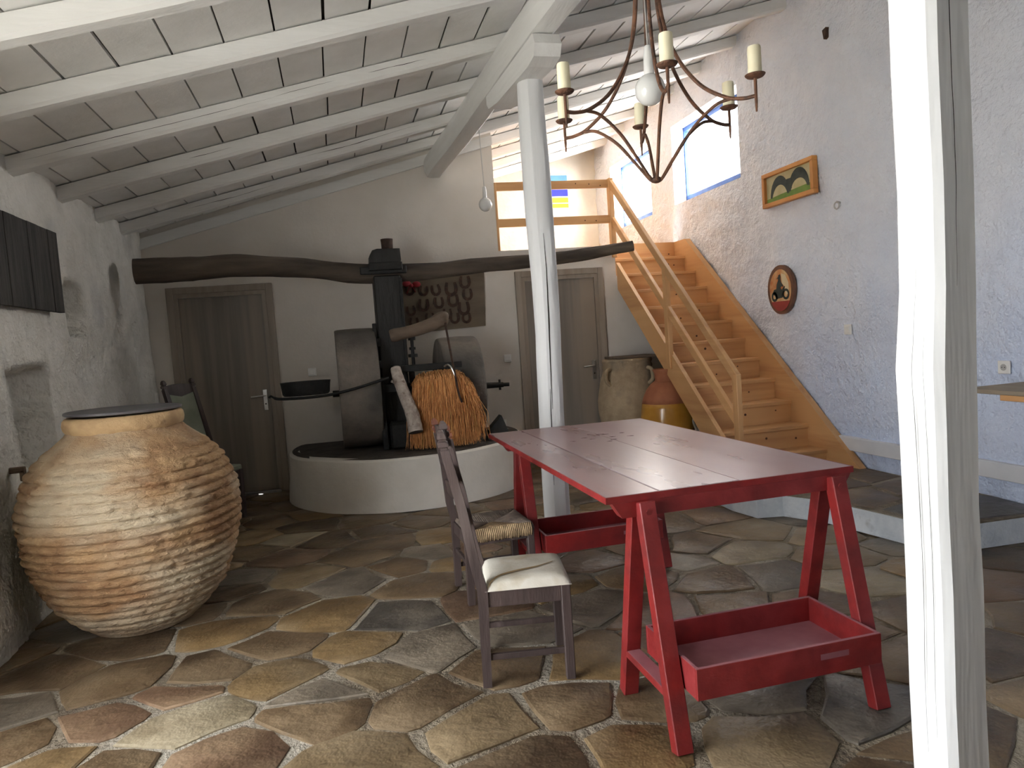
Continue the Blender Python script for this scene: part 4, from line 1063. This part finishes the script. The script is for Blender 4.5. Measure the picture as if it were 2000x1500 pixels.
def trestle(yc, full=True):
    h = TZ-.025
    V, Fc = prism([(TX+.02, h), (TX+.055, h-.055), (TX+TW-.045, h-.055), (TX+TW-.01, h)], .05, lambda x, z, w: (x, yc-.025+w, z))
    mk('trestle_beam', V, Fc, 'red_paint', tb)
    for xa in (.965, 1.735):
        for s in (-1, 1):
            lg = mk('leg', *bar((xa+.03, yc+s*.218, 0.0), (xa+.03, yc+s*.030, h-.004), .060, .048, .003, up=(0, -1, 0)), 'red_paint', tb)
            if s < 0: mk('bolt_head', *tube([(xa+.03, yc-.056, h-.035), (xa+.03, yc-.064, h-.035)], .011, 10), 'red_paint', lg)
        fr0 = mk('foot_rail', *box((xa+.002, yc-.165, .165), (xa+.058, yc+.165, .192), .003), 'red_paint', tb)
        mk('dusty_top', *box((xa+.005, yc-.16, .192), (xa+.055, yc+.16, .1928)), 'red_dusty', fr0)
    y0, y1, x0, x1, z0, z1 = yc-.275, yc+.105, 1.03, 1.732, .195, .30
    tr = mk('tray_base', *box((x0+.012, y0+.012, z0), (x1-.012, y1-.012, z0+.012)), 'red_dusty', tb)
    for nm, a, b in (('tray_side', (x0, y0, z0), (x1, y0+.014, z1)), ('tray_side', (x0, y1-.014, z0), (x1, y1, z1)), ('tray_end', (x0, y0+.014, z0), (x0+.014, y1-.014, z1)), ('tray_end', (x1-.014, y0+.014, z0), (x1, y1-.014, z1))):
        tp = mk(nm, *box(a, b, .0015), 'red_paint', tb)
        mk('dusty_top', *box((a[0]+.001, a[1]+.001, b[2]), (b[0]-.001, b[1]-.001, b[2]+.0006)), 'red_dusty', tp)
    mk('hand_slot', *box((1.49, y0-.0008, .248), (1.60, y0+.0004, .268)), 'red_dusty', tb)
trestle(2.262); trestle(3.925)

# ================================================================== CHAIRS
def chair(name, label, x, y, yaw, w, d, sh, bh, seat, lean=.105):
    """near back foot at x, y; local x = towards the front, local y = across"""
    XF.append(Matrix.Translation((x, y, 0)) @ Matrix.Rotation(yaw, 4, 'Z'))
    r = thing(name, label, 'chair', (d/2, w/2, 0))
    t = .038
    for yy in (0, w-t):                                # back legs run up into leaning back posts
        V, Fc = [], []
        for (px_, z, hx) in ((-.004, 0, .036), (.0, sh*.55, .038), (.0, sh, .042), (-.02, sh+.10, .040), (-lean*.55, (sh+bh)/2+.03, .038), (-lean, bh-.06, .036)):
            for (a, b) in ((0, 0), (hx, 0), (hx, t), (0, t)): V.append((px_+a, yy+b, z))
        for i in range(5):
            for k in range(4): Fc.append([i*4+k, i*4+(k+1) % 4, (i+1)*4+(k+1) % 4, (i+1)*4+k])
        Fc += [[3, 2, 1, 0], [20, 21, 22, 23]]
        lg = mk('back_leg', V, Fc, 'chair_wood', r)
        cx_, cy_ = -lean+.017, yy+t/2
        fin = []
        for (z, h) in ((bh-.062, .016), (bh-.050, .0135), (bh-.045, .020), (bh-.028, .020), (bh-.022, .012), (bh-.012, .018), (bh+.010, .014), (bh+.022, .006)):
            fin.append((z, h))
        V, Fc = [], []
        for (z, h) in fin:
            for (a, b) in ((-1, -1), (1, -1), (1, 1), (-1, 1)): V.append((cx_+a*h-.14*(z-bh+.06), cy_+b*h, z))
        for i in range(len(fin)-1):
            for k in range(4): Fc.append([i*4+k, i*4+(k+1) % 4, (i+1)*4+(k+1) % 4, (i+1)*4+k])
        Fc += [[3, 2, 1, 0], [len(V)-4+k for k in range(4)]]
        mk('finial', V, Fc, 'chair_red' if seat == 'rush' else 'chair_wood', lg)
    for yy in (0, w-t): mk('front_leg', *bar((d-t/2, yy+t/2, 0), (d-t/2, yy+t/2, sh-.004), t, t, .003, up=(0, 1, 0)), 'chair_wood', r)
    for yy in (.006, w-.030):
        mk('seat_rail', *box((t, yy, sh-.072), (d-t, yy+.024, sh-.006), .002), 'chair_wood', r)
        mk('stretcher', *box((.02, yy+.003, .108), (d-t+.01, yy+.021, .132), .002), 'chair_wood', r)
    mk('seat_rail', *box((d-.032, t, sh-.072), (d-.008, w-t, sh-.006), .002), 'chair_wood', r)
    mk('seat_rail', *box((.008, t, sh-.072), (.032, w-t, sh-.006), .002), 'chair_wood', r)
    mk('stretcher', *box((.010, t*.5, .20), (.028, w-t*.5, .225), .002), 'chair_wood', r)
    for f0, f1 in (((.80, .96),) if seat == 'green' else ((.30, .42), (.60, .72), (.86, .97))):
        z0, z1 = sh+(bh-sh)*f0, sh+(bh-sh)*f1
        xb = lambda z: -lean*max(0, (z-sh)/(bh-.06-sh))**.95
        V, Fc = [], []
        n = 8
        for i in range(n+1):
            v = t*.6+(w-t*1.2)*i/n; bow = -.012*math.sin(PI*i/n); cr = .015*math.sin(PI*i/n)
            for (dx_, z) in ((.010, z0), (.026, z0), (.026, z1+cr), (.010, z1+cr)): V.append((xb(z)+dx_+bow, v, z))
        for i in range(n):
            for k in range(4): Fc.append([i*4+k, i*4+(k+1) % 4, (i+1)*4+(k+1) % 4, (i+1)*4+k])
        Fc += [[3, 2, 1, 0], [n*4+k for k in range(4)]]
        mk('back_slat', V, Fc, 'chair_wood', r, smooth=True, ang=.6)
    if seat == 'cushion':
        V, Fc = [], []
        n = 26
        x0, x1, y0, y1 = .030, d+.006, .0, w
        def sup(u, v):
            e = max(abs(u), abs(v)); return (1-abs(u)**6)*(1-abs(v)**6)
        for i in range(n+1):
            for j in range(n+1):
                u, v = -1+2*i/n, -1+2*j/n
                q = sup(u, v)
                V.append((x0+(x1-x0)*(u+1)/2, y0+(y1-y0)*(v+1)/2, sh-.004+.040*q**.4 + .004*nz(u*2, v*2, 3)*q))
        b0 = len(V)
        for i in range(n):
            for j in range(n): Fc.append([i*(n+1)+j, (i+1)*(n+1)+j, (i+1)*(n+1)+j+1, i*(n+1)+j+1])
        lo_ = [V[i] for i in range(b0)]
        V += [(a, b, sh-.006) for a, b, c in lo_]
        for i in range(n):
            for j in range(n): Fc.append([b0+i*(n+1)+j, b0+i*(n+1)+j+1, b0+(i+1)*(n+1)+j+1, b0+(i+1)*(n+1)+j])
        rim = [i*(n+1) for i in range(n+1)] + [n*(n+1)+j for j in range(1, n+1)] + [i*(n+1)+n for i in range(n-1, -1, -1)] + [j for j in range(n-1, 0, -1)]
        for a, b in zip(rim, rim[1:]+rim[:1]): Fc.append([b, a, b0+a, b0+b])
        cu = mk('cushion', V, Fc, 'cushion', r, smooth=True, ang=.8)
        # brown stain ring drawn as a thin seeping band
        P = bez([(.05, .012, 0), (.09, .055, 0), (.17, .095, 0), (.26, .125, 0), (.33, .175, 0)], 8)
        V, Fc = [], []
        zc = lambda a, b: sh-.004+.040*max(.0, sup(-1+2*(a-x0)/(x1-x0), -1+2*(b-y0)/(y1-y0)))**.4 + .0045
        for i, q in enumerate(P):
            wd = .014*(1-.5*i/len(P))
            V += [(q.x-wd*.5, q.y-wd, zc(q.x-wd*.5, max(0.003, q.y-wd))), (q.x, q.y+wd*.2, zc(q.x, q.y)+.0004), (q.x+wd*.5, q.y+wd, zc(q.x+wd*.5, q.y+wd))]
        for i in range(len(P)-1): Fc += [[3*i, 3*i+3, 3*i+4, 3*i+1], [3*i+1, 3*i+4, 3*i+5, 3*i+2]]
        mk('stain', V, Fc, 'cushion_stain', cu, smooth=True, ang=None)
    elif seat == 'rush':
        cx_, cy_ = d/2, w/2
        ns = 34
        for side in range(4):
            V, Fc = [], []
            for k in range(ns):
                t0 = (k+.5)/ns
                # cords run from the rail inwards to the diagonal
                if side in (0, 2):
                    x_ = .02+(d-.03)*t0; dep = min(x_-.01, d-x_, w/2)
                    ys_ = [0, dep] if side == 0 else [w, w-dep]
                    P = [(x_, ys_[0]+(.004 if side == 0 else -.004), sh-.050-.008*sr.random()), (x_, ys_[0]-(.006 if side == 0 else -.006), sh-.02), (x_, ys_[0]+(.01 if side == 0 else -.01), sh+.010), (x_, ys_[1], sh-.006)]
                else:
                    y_ = .01+(w-.02)*t0; dep = min(y_, w-y_, d/2)
                    xs_ = [0+.02, dep] if side == 1 else [d, d-dep]
                    P = [(xs_[0]+(.004 if side == 1 else -.004), y_, sh-.045), (xs_[0]-(.004 if side == 1 else -.004), y_, sh-.02), (xs_[0]+(.01 if side == 1 else -.01), y_, sh+.010), (xs_[1], y_, sh-.006)]
                v_, f_ = tube(P, (d-.03)/ns*.52 if side in (0, 2) else (w-.02)/ns*.52, 5)
                b0 = len(V); V += v_; Fc += [[i+b0 for i in g] for g in f_]
            mk('rush_weave', V, Fc, 'rush' if side == 0 else 'rush_grey', r, smooth=True, ang=None)
    elif seat == 'green':
        mk('seat_pad', *box((.02, .004, sh-.006), (d, w-.004, sh+.04), .012), 'green_pad', r)
        V, Fc = prism([(t, sh+.12), (w-t, sh+.12), (w-t, bh-.10), (w/2, bh-.13), (t, bh-.10)], .03, lambda v, z, q: (-lean*max(0, (z-sh)/(bh-.06-sh))-.004+q, v, z))
        mk('back_pad', V, Fc, 'green_pad', r)
    XF.pop()
    return r
chair('dining_chair', 'dark wooden chair with a stained white cushion, nearest the camera at the red table', .466, 2.708, -.172, .355, .375, .400, 1.035, 'cushion')
chair('dining_chair', 'dark wooden chair with a woven rush seat, behind the cushioned chair', 0.575, 3.60, .05, .36, .385, .385, .955, 'rush', .06)
chair('dining_chair', 'dark wooden chair with a green padded back between the big jar and left door', -1.30, 6.36, -.62, .34, .29, .43, 1.22, 'green', .19)

# ================================================================== CHANDELIER
CX, CY, CZ, CR = 1.205, 2.43, 2.232, .372
ch = thing('chandelier', 'rusty wrought-iron chandelier with six candle arms hanging above the table', 'chandelier', (CX, CY, 1.94))
CT, CBt = 2.98, 1.945
def cpt(r, a, z, ca):
    x, y = r*math.sin(a), -r*math.cos(a)
    return (CX+x, CY+y, z + .030*y)                    # hangs slightly out of level
for k in range(6):
    a = -.378+.06+k*PI/3
    top = [cpt(.030, a, CT, 0), cpt(.036, a, 2.75, 0), cpt(.055, a, 2.52, 0), cpt(.10, a, 2.37, 0), cpt(.18, a, 2.25, 0), cpt(.27, a, 2.185, 0), cpt(.33, a, 2.168, 0), cpt(CR, a, 2.168, 0)]
    arm = mk('arm', *tube(bez(top, 6), .0068, 8), 'rust_light', ch, smooth=True)
    bot = [cpt(.285, a, 2.176, 0), cpt(.23, a, 2.165, 0), cpt(.15, a, 2.105, 0), cpt(.08, a, 2.02, 0), cpt(.03, a, CBt+.01, 0), cpt(.018, a, CBt, 0)]
    mk('lower_scroll', *tube(bez(bot, 6), .0060, 8), 'rust_light', ch, smooth=True)
    mk('spike', *tube([cpt(CR, a, CZ, 0), cpt(CR, a, 2.15, 0), cpt(CR, a, 2.115, 0)], [.0058, .0052, .003], 8), 'rust_light', arm, smooth=True)
    c = cpt(CR, a, CZ, 0)
    mk('drip_plate', *lathe([(.012, -.006), (.028, -.002), (.033, .003), (.034, .0055), (.026, .004)], 24, c), 'rust_light', arm, smooth=True, ang=.9)
    cd = thing('candle', 'cream pillar candle on the chandelier, %s' % ['on the plate nearest the camera', 'at the far right arm', 'in front of the right window', 'on the rear arm, lowest in view', 'on the rear left arm', 'at the far left arm'][k], 'candle', (c[0], c[1], c[2]+.0062), 'candles of the chandelier')
    mk('wax', *lathe([(.0225, .0062), (.023, .012), (.0225, .05), (.022, .092), (.0205, .098), (.012, .094)], 24, c, lambda r, z, th: .0008*nz(math.cos(th)*2, math.sin(th)*2, z*20)), 'wax', cd, smooth=True, ang=.9)
    mk('wick', *tube([(c[0], c[1], c[2]+.092), (c[0]+.002, c[1], c[2]+.102)], .0012, 6), 'crack', cd)
mk('bottom_knot', *sph((CX, CY, CBt), .022, 14, 8, (1, 1, .55)), 'rust_light', ch, smooth=True)
mk('top_ring', *tube([(CX+.032*math.cos(2*PI*k/20), CY+.032*math.sin(2*PI*k/20), CT-.01) for k in range(21)], .006, 8), 'rust_light', ch, smooth=True)
mk('suspension_rod', *tube([(CX, CY, CT-.03), (CX, CY, roof(CX)+.01)], .006, 8), 'rust_light', ch, smooth=True)
mk('top_bracket', *join(bar((CX-.035, CY, CT-.01), (CX+.035, CY, CT-.01), .008, .008)), 'rust_light', ch)
bulb_pendant('large opal bulb on a white cord hanging inside the iron chandelier', CX-.005, CY, roof(CX), 2.272, .055)
